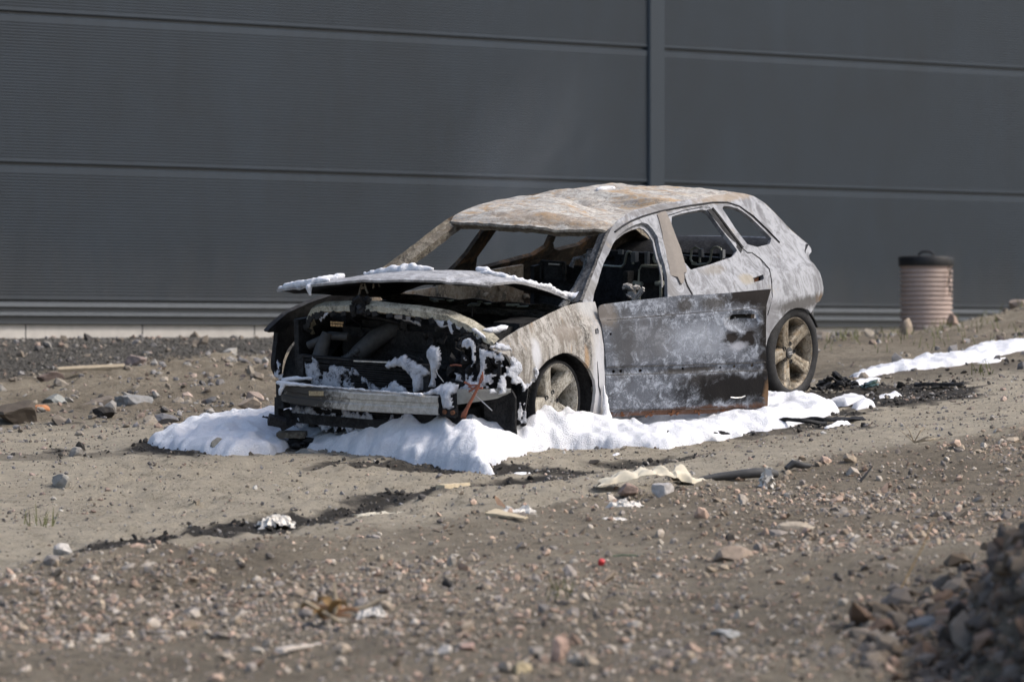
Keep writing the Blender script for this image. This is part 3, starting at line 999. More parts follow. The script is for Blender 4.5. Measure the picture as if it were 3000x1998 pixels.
# windscreen header rail, hanging just under the roof edge
mb = MB()
sec = [(.010, .0), (.016, -.012), (.006, -.022), (-.012, -.026), (-.02, -.040), (-.06, -.040), (-.09, -.015)]
pts = [roof(k / 40, 0.0) for k in range(41)]
mb.add([(p[0] + a, p[1], p[2] + c + .003 * mnoise.noise(Vector(p) * 20)) for p in pts for a, c in sec], [(i * 7 + j, i * 7 + j + 1, (i + 1) * 7 + j + 1, (i + 1) * 7 + j) for i in range(40) for j in range(6)])
o = mb.obj('windscreen_header', M['tan'], car)
solidify(o, .004, 0)

# tailgate: rounded lower skin, open window above, seen through the cabin
def gate(u, v):
    a = 2 * u - 1
    z = .62 + (.935 - .62) * v
    xe = float(np.interp(z, [.6, .64, .73, .77, .84, .87, .90, .94], [-2.88, -2.945, -2.985, -2.985, -2.92, -2.965, -3.105, -3.05]))
    w = ys(xe, z) - .003
    return (xe - .11 * (1 - abs(a) ** 2.2), a * w, z + v * (.022 * a - .03 * abs(a) ** 6))
o = MB().grid(gate, 30, 14).obj('tailgate', [M['body'], M['black']], car)
orient(o, lambda c: (-1, 0, 0)); solidify(o, .05, -1, 1, 0)
for sgn in (1, -1):                                     # inner faces of the tailgate window surround
    P = [(-3.075, .926), (-2.992, .965), (-2.854, 1.043), (-2.745, 1.142), (-2.659, 1.208)]
    mb = MB()
    for dx, w0, w1 in ((.0, 0, .075),):
        vs = []
        for x, z in P:
            y = ys(x, z) - .003
            vs += [(x, sgn * y, z), (x - .02, sgn * (y - w1), z - .012), (x + .05, sgn * (y - w1 - .01), z - .03)]
        mb.add(vs, [(i * 3 + j, i * 3 + j + 1, i * 3 + j + 4, i * 3 + j + 3) for i in range(len(P) - 1) for j in range(2)])
    o = mb.obj('tailgate_frame', M['tan'], car); solidify(o, .008, 0)

# front wings
F_TOP = [(.621, .687), (.491, .734), (.364, .772), (.257, .792), (.08, .820), (-.098, .844), (-.256, .852), (-.414, .842)]
F_REAR = [(-.406, .812), (-.386, .75), (-.366, .667), (-.357, .516), (-.373, .296), (-.385, .16)]
F_ARCH = [(-.26, .16), (-.275, .285), (-.279, .35), (-.26, .414), (-.214, .475), (-.161, .524), (-.101, .565), (-.021, .595), (.055, .605), (.149, .595), (.227, .573), (.292, .533), (.333, .477)]
F_FRONT = [(.39, .455), (.43, .47), (.465, .515), (.50, .567), (.535, .640), (.60, .665)]
o = panel('front_wing', F_TOP + F_REAR + F_ARCH + F_FRONT, [[(-.295, .700), (-.325, .705), (-.332, .69), (-.325, .672), (-.295, .672)]], side(1, .006, .005), [M['fender'], M['black']], car, .018, 0)
orient(o, outref(1)); solidify(o, .02, -1, 1, 0)
FR_FRONT = [(.36, .40), (.41, .395), (.44, .44), (.44, .50), (.42, .60), (.43, .66), (.60, .675)]
o = panel('front_wing', F_TOP + F_REAR + F_ARCH + FR_FRONT, [], lambda x, z: side(-1, .0, .006)(x, z - .0), [M['body'], M['black']], car, .03, 0)
orient(o, outref(-1)); solidify(o, .025, -1, 1, 1)
# crack along the wing's rear edge
mb = MB().tube([(x, ys(x, z) + .0085, z) for x, z in [(-.285, .52), (-.292, .44), (-.300, .38), (-.318, .345), (-.325, .32)]], [.001, .003, .003, .004, .001], 5)
mb.obj('crack', M['black'], car)

# ---------------------------------------------------------------- open driver's door (its own frame: x along the door from the hinge, y inward, z up)
PHI = rad(29)
dd = Vector((-math.cos(PHI), math.sin(PHI), 0))
DM = Matrix(((dd.x, -dd.y, 0, -.41), (dd.y, dd.x, 0, .865), (0, 0, 1, 0), (0, 0, 0, 1)))
D_OUT = [(-.045, .790), (-.042, .815), (-.030, .828), (-.01, .832), (.162, .842), (.335, .848), (.509, .855), (.648, .851), (.8, .852), (1.086, .858), (1.059, .799), (1.035, .744), (1.027, .656), (1.024, .553), (1.03, .449), (1.039, .371),
         (1.049, .266), (1.051, .178), (1.045, .145), (.8, .155), (.45, .172), (.16, .185), (.15, .178), (.06, .186), (.004, .192), (-.012, .24), (-.017, .38), (-.017, .512), (-.030, .66)]
def circ(c, r, n=8, k=1.0):
    return [(c[0] + r * math.cos(2 * math.pi * i / n), c[1] + r * k * math.sin(2 * math.pi * i / n)) for i in range(n)]
D_HOLES = [[(.792, .712), (.818, .728), (.965, .724), (.968, .698), (.859, .702), (.80, .696)], circ((.037, .449), .010), circ((.083, .448), .010), circ((.211, .443), .013, 8, .7), circ((.484, .437), .009),
           circ((.730, .429), .008), circ((.824, .430), .009), circ((.941, .428), .011), circ((.018, .664), .008)]
def doorskin(s, z):
    y = -.035 * math.sin(max(0, min(1, (z - .15) / .70)) * math.pi) ** .8
    zc = .745 + .012 * s
    y += -.007 * math.tanh((zc - z) / .006)
    z1 = .474 - .032 * s; z0 = .431 - .036 * s
    y += .011 * (.5 + .5 * math.tanh((z - z0) / .004)) * (.5 - .5 * math.tanh((z - z1) / .004))
    y += -.007 * math.tanh((z - (.228 - .055 * s)) / .005)
    d = math.hypot((s - .872) / .115, (z - .690) / .062)
    y += .028 * max(0, 1 - d * d)
    d1 = math.hypot((s - .872) / .125, (z - .690) / .068)
    y -= .005 * math.exp(-((d1 - 1) / .08) ** 2)
    d = math.hypot((s - .645) / .03, (z - .665) / .03)
    y += .006 * math.exp(-d * d)
    q = Vector((s, 0, z))
    y += .006 * mnoise.noise(q * 4) + .003 * mnoise.noise(q * 11 + Vector((5, 0, 2)))
    if z < .21 + .0 * s:
        y += .004 * mnoise.noise(q * 40)
    return (s, y, z)
o = panel('front_door', D_OUT, D_HOLES, doorskin, [M['door'], M['sootbrown']], car, .011, 0)
o['label'] = 'open sooty driver door without glass'
o.matrix_local = DM
orient(o, lambda c: (0, -1, 0)); solidify(o, .008, -1, 1, 0)
door = o
o = panel('inner_panel', shrink(D_OUT, .955), [circ((.87, .70), .07, 10, .45)], lambda s, z: (s, .055 + .012 * mnoise.noise(Vector((s, 0, z)) * 6), z), M['sootbrown'], door, .05, .006)
mb = MB()
mb.box((.89, .030, .712), (.16, .004, .05), mi=0)
mb.box((.806, .004, .708), (.016, .012, .022), mi=1); mb.box((.85, .008, .703), (.008, .012, .012), mi=1); mb.box((.925, .006, .722), (.007, .01, .008), mi=1)
mb.obj('handle_recess', [M['black'], M['chrome']], door)
for ln in ([(.0, .743), (.35, .749), (.7, .753), (1.03, .757)], [(-.012, .476), (.5, .459), (1.028, .442)], [(-.015, .432), (.5, .413), (1.032, .394)], [(-.005, .232), (.5, .202), (1.046, .172)]):
    mb = MB().tube([(a[0] + (b_[0] - a[0]) * t / 8, doorskin(a[0] + (b_[0] - a[0]) * t / 8, a[1] + (b_[1] - a[1]) * t / 8)[1] - .0005, a[1] + (b_[1] - a[1]) * t / 8) for a, b_ in zip(ln, ln[1:]) for t in range(9)], .0024, 5)
    mb.obj('crease_shadow', M['pillar'], door)  # dark tubes stand in for the shadow and soot along the creases
for c, r in [((.10, .20), .016), ((.28, .19), .022), ((.44, .185), .03), ((.60, .178), .022), ((.76, .175), .014), ((.02, .21), .018)]:
    mb = MB()
    for k in range(4):
        p = Vector((c[0] + random.uniform(-1, 1) * r, -.012, c[1] + random.uniform(-.6, .6) * r))
        mb.box(p, (r * random.uniform(.5, 1.1), .008, r * random.uniform(.3, .7)), Matrix.Rotation(random.uniform(-1, 1), 3, 'Y'))
    mb.obj('molten_clip', M['rusty'], door)
for a, bz in ((.86, .27),):
    MB().tube([(.80, -.034, .252), (.83, -.038, .247), (.87, -.038, .247), (.895, -.036, .255)], .0035, 5).obj('trim_sliver', M['chrome'], door)

# ---------------------------------------------------------------- wheels
def wheel(c, sgn, rim_mat, R_out, cap, tyre_r, w=.20, flat=.0, twist=112.0, with_tyre=True, lab=None):
    t = bpy.data.objects.new('wheel', None); COL.objects.link(t); t.parent = car
    t.location = c
    if lab: t['label'] = lab
    if sgn < 0: t.rotation_euler = (0, 0, math.pi)
    R = R_out
    # rim: barrel + lip + spokes, face towards +y
    mb = MB().lathe([(R * .93, -w), (R * .90, -w * .8), (R * .88, -.06), (R * .90, -.02), (R * .945, -.008), (R * .965, .0), (R, .0), (R * 1.0, -.012), (R * .975, -.02), (R * .97, -w)], n=72)
    for k in range(5):
        a0 = rad(twist + 72 * k)
        ca, sa = -math.cos(a0), math.sin(a0)
        def P(r, tg, y):
            return Vector((ca * r - sa * tg * -1, y, sa * r + ca * tg * -1))
        def fn(u, v):
            r = .026 + (R * .95 - .026) * v
            hw = (.030 + .012 * (1 - v) ** 2 + .020 * v ** 1.6) * R / .22
            a = 2 * u - 1
            crown = -.010 * abs(a) ** 3 - .022 * max(0, abs(a) - .86) / .14
            y = -.036 + .034 * v ** 1.4 + crown - .012 * math.exp(-(a / .18) ** 2) * (v > .25) * (1 - v) * .5
            return P(r, a * hw, y)
        mb.grid(fn, 17, 14, flip=True)
        for sd in (1, -1):
            def fe(u, v):
                r = .026 + (R * .95 - .026) * v
                hw = (.030 + .012 * (1 - v) ** 2 + .020 * v ** 1.6) * R / .22
                return P(r, sd * hw, -.036 + .034 * v ** 1.4 - .032 - .035 * u)
            mb.grid(fe, 3, 14, flip=sd < 0)
    mb.lathe([(.062, -.075), (.062, -.046), (.058, -.036), (.036, -.033), (.033, -.040), (.001, -.042)], n=32)
    rim = mb.obj('rim', rim_mat, t, True, 35)
    for k in range(5):
        a = rad(twist + 36 + 72 * k)
        x, z = -math.cos(a) * .056, math.sin(a) * .056
        MB().lathe([(.0135, -.034), (.0125, -.028), (.0105, -.029), (.0095, -.044), (.001, -.044)], (x, 0, z), 14).obj('bolt_hole', M['dkgrey'], rim)
    if cap:
        cb = MB().lathe([(.034, -.040), (.033, -.026), (.028, -.023), (.001, -.022)], n=28)
        cp = cb.obj('centre_cap', M['dkgrey'], t)
        rb = MB()
        for k in range(4):
            o4 = Vector(((k - 1.5) * .0112, -.0205, 0))
            rb.tube([o4 + Vector((.0078 * math.cos(q), 0, .0078 * math.sin(q))) for q in np.linspace(0, 2 * math.pi, 17)], .0013, 5, cap=False)
        rb.obj('emblem', M['chrome'], cp)
    else:
        cb = MB()
        for r0 in (.030, .022, .014):
            cb.lathe([(r0, -.044), (r0, -.036), (r0 - .003, -.036), (r0 - .004, -.042)], n=28)
        cb.obj('hub', M['alu'], t)
    # brake disc and a black disc standing in for shade behind the spokes
    MB().lathe([(.145, -.10), (.145, -.085), (.001, -.085)], n=40).obj('brake_disc', M['sootbrown'], t)
    MB().lathe([(R * .90, -w * .9), (.001, -w * .9)], n=40).obj('shade_disc', M['black'], t)
    # tyre
    if with_tyre:
        tr = tyre_r
        prof = [(R * .985, -.004), (R * 1.005, .006), (R + (tr - R) * .35, .012), (R + (tr - R) * .75, .006), (tr * .985, -.012), (tr, -.03), (tr * 1.003, -w * .5), (tr, -w + .02), (R + (tr - R) * .7, -w - .012), (R * .98, -w)]
        mb = MB().lathe(prof, n=96)
        vs = []
        for p in mb.v:
            x, y, z = p
            zf = -flat
            if z < zf:
                d = zf - z
                y = y + (.16 * d if y > -w / 2 else -.16 * d)
                z = zf - d * .08
            q = Vector((x, y, z))
            k = mnoise.noise(q * 18) * .003
            vs.append((x, y + k, z + k))
        mb.v = vs
        ty = mb.obj('tyre', M['tyre'], t, True, 60)
        tb = MB()
        for k in range(60):
            a = 2 * math.pi * k / 60
            if math.sin(a) * tr < -flat + .01: continue
            for j, (y0, sk) in enumerate(((-.045, .12), (-.085, -.06), (-.13, .06), (-.165, -.12))):
                aa = a + sk * .3
                c3 = Vector((math.cos(aa) * (tr + .001), y0, math.sin(aa) * (tr + .001)))
                tb.box(c3, (.007, .034, tr * .085), Matrix.Rotation(-aa, 3, 'Y') @ Matrix.Rotation(sk * 3, 3, 'X'))
        tb.obj('tread', M['tyre'], ty, False)
    return t


wheel((.050, .84, .320), 1, M['rimpale'], .222, False, .238, flat=.215, lab='ash-covered wheel without its tyre and centre cap')
wheel((-2.515, .842, .330), 1, M['rim'], .219, True, .294, flat=.262, w=.25, lab='tan stained wheel with a flat black tyre')
wheel((.05, -.84, .32), -1, M['sootbrown'], .222, False, .262, flat=.22)
wheel((-2.515, -.84, .33), -1, M['sootbrown'], .219, False, .265, flat=.24)
# wheel housings
for x in (.03, -2.5):
    for sgn in (1, -1):
        mb = MB()
        def fn(u, v):
            a = rad(-15 + (210 if x > -1 else 165) * u)
            return (x + .335 * math.cos(a), sgn * (.845 - .30 * v), .30 + .325 * math.sin(a))
        mb.grid(fn, 26, 6).jitter(.006, 9)
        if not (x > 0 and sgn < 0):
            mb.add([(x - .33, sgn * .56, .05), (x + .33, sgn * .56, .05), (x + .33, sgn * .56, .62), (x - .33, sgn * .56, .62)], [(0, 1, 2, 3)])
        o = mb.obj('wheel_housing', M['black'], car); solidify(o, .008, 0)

# ---------------------------------------------------------------- bonnet, propped open
def hood(u, v, sh=1.0, dz=0.0):
    a = (2 * u - 1) * sh
    v = .5 + (v - .5) * sh
    xf = float(np.interp(a, [-1, -.6, -.2, .25, .65, .85, 1], [.60, .66, .685, .675, .59, .52, .43]))
    zf = float(np.interp(a, [-1, -.6, -.35, -.1, .3, .65, .85, 1], [.925, .975, .998, 1.018, 1.040, 1.042, 1.030, 1.008]))
    xr = -.38 - .04 * (1 - a * a)
    zr = float(np.interp(a, [-1, -.5, 0, .5, 1], [.80, .900, .942, .938, .845]))
    yf = float(np.interp(a, [-1, 1], [-.70, .655])); yr = float(np.interp(a, [-1, 1], [-.68, .675]))
    x = xf + (xr - xf) * v
    y = yf + (yr - yf) * v
    z = zf + (zr - zf) * v
    k = math.sin(math.pi * min(1, v) ** .8)
    bulge = float(np.interp(a, [-1, -.5, 0, 1], [-.005, .030, .044, .050]))
    z += bulge * k
    z -= .006 * (1 - float(smooth(0, .03, v)))          # rolled front lip
    q = Vector((x, y, 0))
    z += .006 * mnoise.noise(q * 5) + .003 * mnoise.noise(q * 14)
    z -= .010 * math.exp(-((abs(a) - .72) / .035) ** 2)
    return (x, y, z + dz)
o = MB().grid(lambda u, v: hood(u, v), 60, 50).obj('bonnet', [M['hood'], M['black']], car)
orient(o, lambda c: (0, 0, 1)); solidify(o, .014, -1, 1, 0)
bonnet = o
def hin(u, v):
    x, y, z = hood(u, v, .965)
    a = 2 * u - 1; bb = 2 * v - 1
    e = max(abs(a), abs(bb))
    return (x, y, z - .016 - .020 * float(smooth(1.0, .88, e)) + .008 * mnoise.noise(Vector((x, y, 3)) * 7))
o = MB().grid(hin, 44, 36).obj('inner_panel', M['black'], bonnet); solidify(o, .006, 0)
mb = MB()
mb.tube([(.60, -.10, 1.0), (.60, -.112, .965), (.605, -.118, .93), (.61, -.115, .895)], .0075, 6)
mb.tube([(.60, -.085, .99), (.605, -.07, .955), (.607, -.058, .935)], .006, 6)
mb.tube([(.60, -.112, .965), (.60, -.085, .965)], .008, 6)
mb.tube([(.608, -.115, .905), (.608, -.085, .90)], .006, 6)
mb.tube([(.59, -.03, .995), (.59, -.033, .965)], .006, 5); mb.tube([(.59, .0, 1.0), (.59, .012, .975)], .005, 5)
mb.obj('bonnet_catch', M['tan'], bonnet)

# ---------------------------------------------------------------- bay and front end
SL = [(-.60, .69, .40), (-.585, .753, .46), (-.50, .820, .53), (-.388, .848, .58), (-.156, .872, .64), (.028, .880, .65), (.256, .868, .62), (.45, .846, .565), (.58, .800, .54), (.70, .725, .51), (.735, .69, .49)]
mb = MB()
sec = [(-.045, .012), (-.04, .016), (.0, .0), (.012, -.006), (.014, -.035), (.0, -.042), (-.03, -.04)]
P = []
for i in range(len(SL) - 1):
    for t in range(5):
        P.append([SL[i][k] + (SL[i + 1][k] - SL[i][k]) * t / 5 for k in range(3)])
vs = []
for y, z, x in P:
    for a, c in sec:
        q = Vector((x + a, y, z + c))
        vs.append(q + mnoise.noise_vector(q * 16) * .004)
n = len(sec)
mb.add(vs, [(i * n + j, i * n + j + 1, (i + 1) * n + j + 1, (i + 1) * n + j) for i in range(len(P) - 1) for j in range(n - 1)])
o = mb.obj('lock_carrier', burnt('olive_tan_carrier', light=(.46, .43, .34), mid=(.30, .275, .21), dark=(.03, .028, .025), rust=(.22, .16, .09), soot=.455, rustk=.60, sc=3.0), car); solidify(o, .004, 0)
mb = MB()
for k, (y, z, x) in enumerate(P[3:-3]):
    if k % 2 == 0:
        r = random.uniform(.008, .02)
        mb.box((x + .012, y, z - .045 - r * .3), (.012, random.uniform(.015, .04), r * 2), Matrix.Rotation(random.uniform(-.6, .6), 3, 'X'))
tb_ = mb.jitter(.006, 30).obj('torn_edge', M['black'], o)
tb_['kind'] = 'stuff'
# latch lump in the middle
mb = MB()
for k in range(16):
    mb.box((.66 + random.uniform(-.02, .02), -.06 + random.uniform(-.055, .055), .885 + random.uniform(-.045, .025)), [random.uniform(.02, .045) for _ in range(3)], Matrix.Rotation(random.uniform(0, 3), 3, Vector((random.random(), random.random(), random.random())).normalized()))
mb.jitter(.006, 20).obj('bonnet_lock', M['black'], car)

# bumper beam with its end bracket and the bent end piece
mb = MB()
def beam(u, v):
    y = -.595 + (1.105) * u
    x = .775 - .055 * (2 * u - 1) ** 2 * (1 if u < .5 else .7)
    prof = [(-.05, .102), (.0, .100), (.004, .096), (.004, .068), (-.002, .062), (-.002, .040), (.004, .034), (.004, .004), (.0, .0), (-.05, -.002)]
    a, c = prof[min(int(round(v * 9)), 9)]
    zt = float(np.interp(y, [-.595, -.5, -.018, .51], [.307, .298, .294, .305]))
    return (x + a, y, zt + c * 1.0)
mb.grid(beam, 40, 10)
o = mb.obj('bumper_beam', M['alu'], car, True, 25); solidify(o, .006, 0)
bm_ = o
mb = MB().box((.775, -.30, .372), (.004, .10, .026), Matrix.Rotation(.06, 3, 'X'))
mb.obj('sticker', plain('scorched_sticker', (.42, .33, .20), .8, .5, 90, .1), bm_)
mb = MB()
mb.box((.70, -.59, .34), (.06, .05, .16)); mb.box((.69, -.625, .25), (.05, .03, .14))
mb.jitter(.004, 14).obj('crash_bracket', M['black'], car, False)
mb = MB()
mb.box((.70, .570, .37), (.02, .085, .14)); mb.box((.71, .565, .318), (.03, .09, .05))
mb.jitter(.004, 14)
o = mb.obj('crash_bracket', M['black'], car, False)
for y in (.548, .602):
    mb = MB()
    mb.lathe([(.013, 0), (.013, .012), (.001, .013)], (0, 0, 0), 10)
    for i in range(len(mb.v) - 30, len(mb.v)):
        x, yy, z = mb.v[i]; mb.v[i] = (.724 + yy, y + x, .322 + z)
    mb.obj('bolt', M['rusty'], o)
mb = MB()
def bent(u, v):
    y = .615 + .25 * u
    x = .70 - .16 * u ** 1.3
    zt = .452 - .0 * u; zb = .365 + .045 * u
    if u > .75: zb = zb + (u - .75) * .1
    return (x + (.004 if .1 < v < .9 else 0), y, zt + (zb - zt) * v)
mb.grid(bent, 14, 6)
o = mb.obj('beam_end', plain('grey_aluminium', (.26, .26, .24), .6, .25, 25, .2), car); solidify(o, .006, 0)

# radiators
for (x, y0, y1, z0, z1) in ((.60, -.50, .33, .40, .545), (.61, -.42, .36, .17, .29)):
    mb = MB()
    z = z0
    while z < z1:
        mb.box((x, (y0 + y1) / 2, z), (.03, y1 - y0, .006), Matrix.Rotation(random.uniform(-.01, .01), 3, 'X')); z += .0125
    mb.box((x, y0 - .02, (z0 + z1) / 2), (.05, .04, z1 - z0 + .03)); mb.box((x, y1 + .02, (z0 + z1) / 2), (.05, .04, z1 - z0 + .03)); mb.box((x, (y0 + y1) / 2, z1 + .008), (.04, y1 - y0, .012))
    mb.box((x - .03, (y0 + y1) / 2, (z0 + z1) / 2), (.005, y1 - y0, z1 - z0))
    mb.jitter(.003, 8).obj('radiator', M['black'], car, False)
mb = MB().box((.617, .05, .556), (.01, .40, .008), Matrix.Rotation(.03, 3, 'X'))
mb.obj('radiator_edge', M['alu'], car)

# engine block and its litter of charred bits
def lump(mb, c, s, n=8, seed=1, wires=True):
    r = random.Random(seed)
    for k in range(n):
        V, Fi = TEMPL[r.randrange(10)]
        Rm = Matrix.Rotation(r.uniform(0, 3.1), 3, Vector((r.uniform(-1, 1), r.uniform(-1, 1), r.uniform(-.2, 1))).normalized())
        q = [r.uniform(.18, .5) * min(s[i], 1.8 * sorted(s)[0] + .02, .09) for i in range(3)]
        cc = Vector([c[i] + r.uniform(-.5, .5) * s[i] for i in range(3)])
        mb.add([Rm @ Vector((p[0] * q[0], p[1] * q[1], p[2] * q[2])) + cc for p in V], [tuple(f) for f in Fi])
        if wires and k % 2 == 0:
            d = [Vector([r.uniform(-.5, .5) * s[i] for i in range(3)]) for _ in range(3)]
            mb.tube([cc, cc + d[0] * .4, cc + d[0] * .6 + d[1] * .4], r.uniform(.004, .010), 5)
mb = MB()
mb.box((.12, .02, .50), (.50, .85, .42)); mb.box((.15, -.05, .70), (.36, .5, .08))
lump(mb, (.25, .1, .62), (.35, .7, .25), 30, 2)
lump(mb, (.42, .35, .58), (.15, .3, .25), 16, 3)
mb.jitter(.012, 9).obj('engine', M['black'], car, True, 30)
mb = MB()
mb.tube([(.50, -.30, .50), (.46, -.22, .58), (.42, -.14, .655), (.36, -.08, .70), (.28, .0, .72)], [.03, .05, .055, .05, .04], 14)
mb.tube([(.54, -.34, .505), (.53, -.29, .535), (.52, -.24, .565), (.50, -.2, .60)], .018, 10)
for k in range(6):
    c = Vector((.53 - k * .004, -.30 + k * .016, .525 + k * .01))
    mb.tube([c, c + Vector((-.002, .006, .004))], .026, 12)
mb.tube([(.5, -.55, .6), (.48, -.42, .66), (.46, -.3, .66)], .025, 10)
mb.tube([(.53, -.46, .52), (.52, -.44, .60), (.5, -.42, .68)], [.045, .04, .03], 10)
mb.jitter(.004, 20).obj('intake_pipe', M['dkgrey'], car)
for sgn in (1, -1):
    mb = MB()
    mb.box((.08, sgn * .63, .55), (.85, .03, .40)); mb.box((.05, sgn * .60, .72), (.28, .18, .10)); mb.tube([(.02, sgn * .58, .5), (.02, sgn * .58, .77)], .08, 14)
    mb.box((.45, sgn * .48, .36), (.55, .07, .12))
    mb.jitter(.008, 8).obj('inner_wing', M['black'], car)
mb = MB()
mb.box((-.46, 0, .46), (.03, 1.42, .62))
mb.jitter(.01, 6).obj('bulkhead', M['black'], car)
mb = MB()
for (x, z, r, ln) in ((-.33, .806, .012, .64), (-.34, .792, .016, .63), (-.30, .77, .012, .60), (-.36, .785, .02, .6), (-.28, .755, .014, .55)):
    mb.tube([(x + .02 * math.sin(k * 1.3), -ln + 2 * ln * k / 16, z + .006 * math.sin(k * 2.1 + x * 30)) for k in range(17)], r, 6)
mb.box((-.36, 0, .765), (.14, 1.26, .02))
mb.jitter(.006, 14).obj('cowl', burnt('charred_cowl', light=(.12, .115, .11), mid=(.05, .05, .05), dark=(.01, .01, .01), rust=(.16, .13, .09), soot=.5, rustk=.64, sc=3.5, streak=(1, .3, 1), rough=.6, bump=.5), car)
_gl = plain('smoked_glass_shards', (.30, .36, .33), .4, .5, 40, .4)
_r = random.Random(77)
for k in range(12):
    y = _r.uniform(-.25, .45); q = _r.uniform(.012, .035)
    MB().box((-.27 + _r.uniform(-.03, .03), y, .80 + _r.uniform(-.008, .012)), (q, q * 2.2, .006), Matrix.Rotation(_r.uniform(-.5, .5), 3, 'Y') @ Matrix.Rotation(_r.uniform(0, 3), 3, 'Z')).jitter(.006, 40, k).obj('glass_remnant', _gl, car, False)

# headlamp cavity litter at the near front corner
mb = MB()
lump(mb, (.52, .58, .62), (.14, .24, .20), 30, 21)
lump(mb, (.55, .72, .60), (.10, .12, .16), 18, 22)
lump(mb, (.56, .60, .45), (.10, .26, .10), 20, 23)
mb.box((.42, .60, .50), (.06, .34, .40))
mb.box((.555, .80, .575), (.012, .02, .10))
mb.jitter(.012, 14).obj('headlamp_remains', M['black'], car, True, 30)
mb = MB()
def lin(u, v):
    a = rad(200 - 90 * u)
    return (.60 + .10 * math.cos(a) - .05 * u, .66 + .22 * u, .20 + .22 * v - .05 * u * (1 - v) + .02 * math.sin(u * 17) * v)
mb.grid(lin, 12, 8)
o = mb.jitter(.008, 10).obj('wheel_liner', M['black'], car); solidify(o, .01, 0)
mb = MB().box((.35, 0, .20), (.6, 1.3, .06)); mb.box((.55, .45, .27), (.2, .3, .1)); mb.box((.2, .62, .25), (.5, .04, .25))
lump(mb, (.5, .2, .26), (.15, .7, .10), 14, 31); mb.box((.66, -.60, .19), (.03, .10, .10), Matrix.Rotation(.5, 3, 'X'))
mb.jitter(.01, 8).obj('subframe', M['black'], car)
mb = MB()
C = Vector((.722, .775, .488))
mb.tube([(.72, .675, .495), (.722, .72, .480), C, (.715, .79, .545)], .006, 6); mb.tube([C, (.73, .74, .42), (.735, .70, .35), (.735, .680, .315)], [.008, .009, .011, .016], 8)
mb.tube([(.71, .70, .445), (.722, .74, .465), C], .006, 6); mb.tube([(.70, .69, .47), (.71, .73, .462), (.71, .79, .47)], .005, 6); mb.tube([C, (.72, .80, .52), (.71, .79, .56)], .004, 6)
for k in range(5):
    mb.tube([(.735, .684 + .006 * k - .012, .33), (.738, .675 + .008 * k - .012, .298)], .003, 5)
mb.obj('copper_wiring', M['copper'], car)
MB().tube([(.60, .50, .565), (.61, .54, .572), (.60, .575, .568)], .006, 6).obj('copper_wiring', M['copper'], car)
mb = MB()
mb.tube([(.70, .68, .45), (.705, .74, .425), (.70, .80, .38), (.69, .84, .345)], .0028, 5); mb.tube([(.66, .44, .55), (.67, .46, .52), (.67, .50, .48)], .0025, 5)
mb.obj('loose_cable', M['chrome'], car)
# number stamping left on the far side of the bay: a little heat-scarred foil block
mb = MB()
for i in range(5):
    for j in range(2):
        mb.box((.56, -.345 + i * .018, .735 + j * .016), (.006, .012 + .003 * ((i * 7 + j) % 2), .011))
mb.jitter(.002, 40).obj('foil_scrap', plain('gold_foil', (.42, .27, .13), .5, .4, 60, .2), car, False)

M['lining'] = burnt('scorched_door_lining', light=(.48, .41, .32), mid=(.29, .23, .17), dark=(.025, .022, .02), rust=(.26, .15, .08), soot=.45, rustk=.55, sc=2.0)
# ---------------------------------------------------------------- cabin
mb = MB()
mb.box((-1.6, 0, .16), (2.4, 1.5, .05)); mb.box((-2.85, 0, .28), (.75, 1.1, .05)); mb.box((-1.2, 0, .27), (1.3, .22, .2)); mb.box((-2.2, 0, .33), (.5, 1.35, .12))
lump(mb, (-1.0, .2, .32), (.6, 1.0, .2), 26, 41); lump(mb, (-1.6, .1, .35), (.8, 1.1, .2), 30, 42, False)
mb.jitter(.015, 7).obj('floor_pan', M['black'], car)
mb = MB()
mb.tube([(-.75, -.66, .66), (-.75, .66, .68)], .025, 10); mb.box((-.62, -.1, .56), (.22, 1.25, .10)); lump(mb, (-.65, .0, .64), (.2, 1.0, .14), 34, 43); mb.box((-.66, .30, .62), (.2, .25, .2))
mb.jitter(.014, 9).obj('dashboard_remains', M['black'], car)
mb = MB()
mb.tube([(-1.0, .25, .955), (-1.0, .275, 1.005), (-1.0, .325, 1.02), (-1.0, .36, .99)], .012, 8)
mb.tube([(-1.0, .345, .90), (-1.01, .36, .98), (-1.0, .385, 1.055)], [.02, .03, .02], 8); mb.tube([(-.72, .34, .72), (-.9, .345, .84), (-1.0, .35, .94)], .022, 8)
lump(mb, (-1.0, .36, .97), (.05, .05, .16), 14, 46)
mb.jitter(.008, 30).obj('steering_column', burnt('ashen_steering_remains', light=(.22, .22, .22), mid=(.08, .08, .08), dark=(.015, .015, .015), sc=6, soot=.46), car)
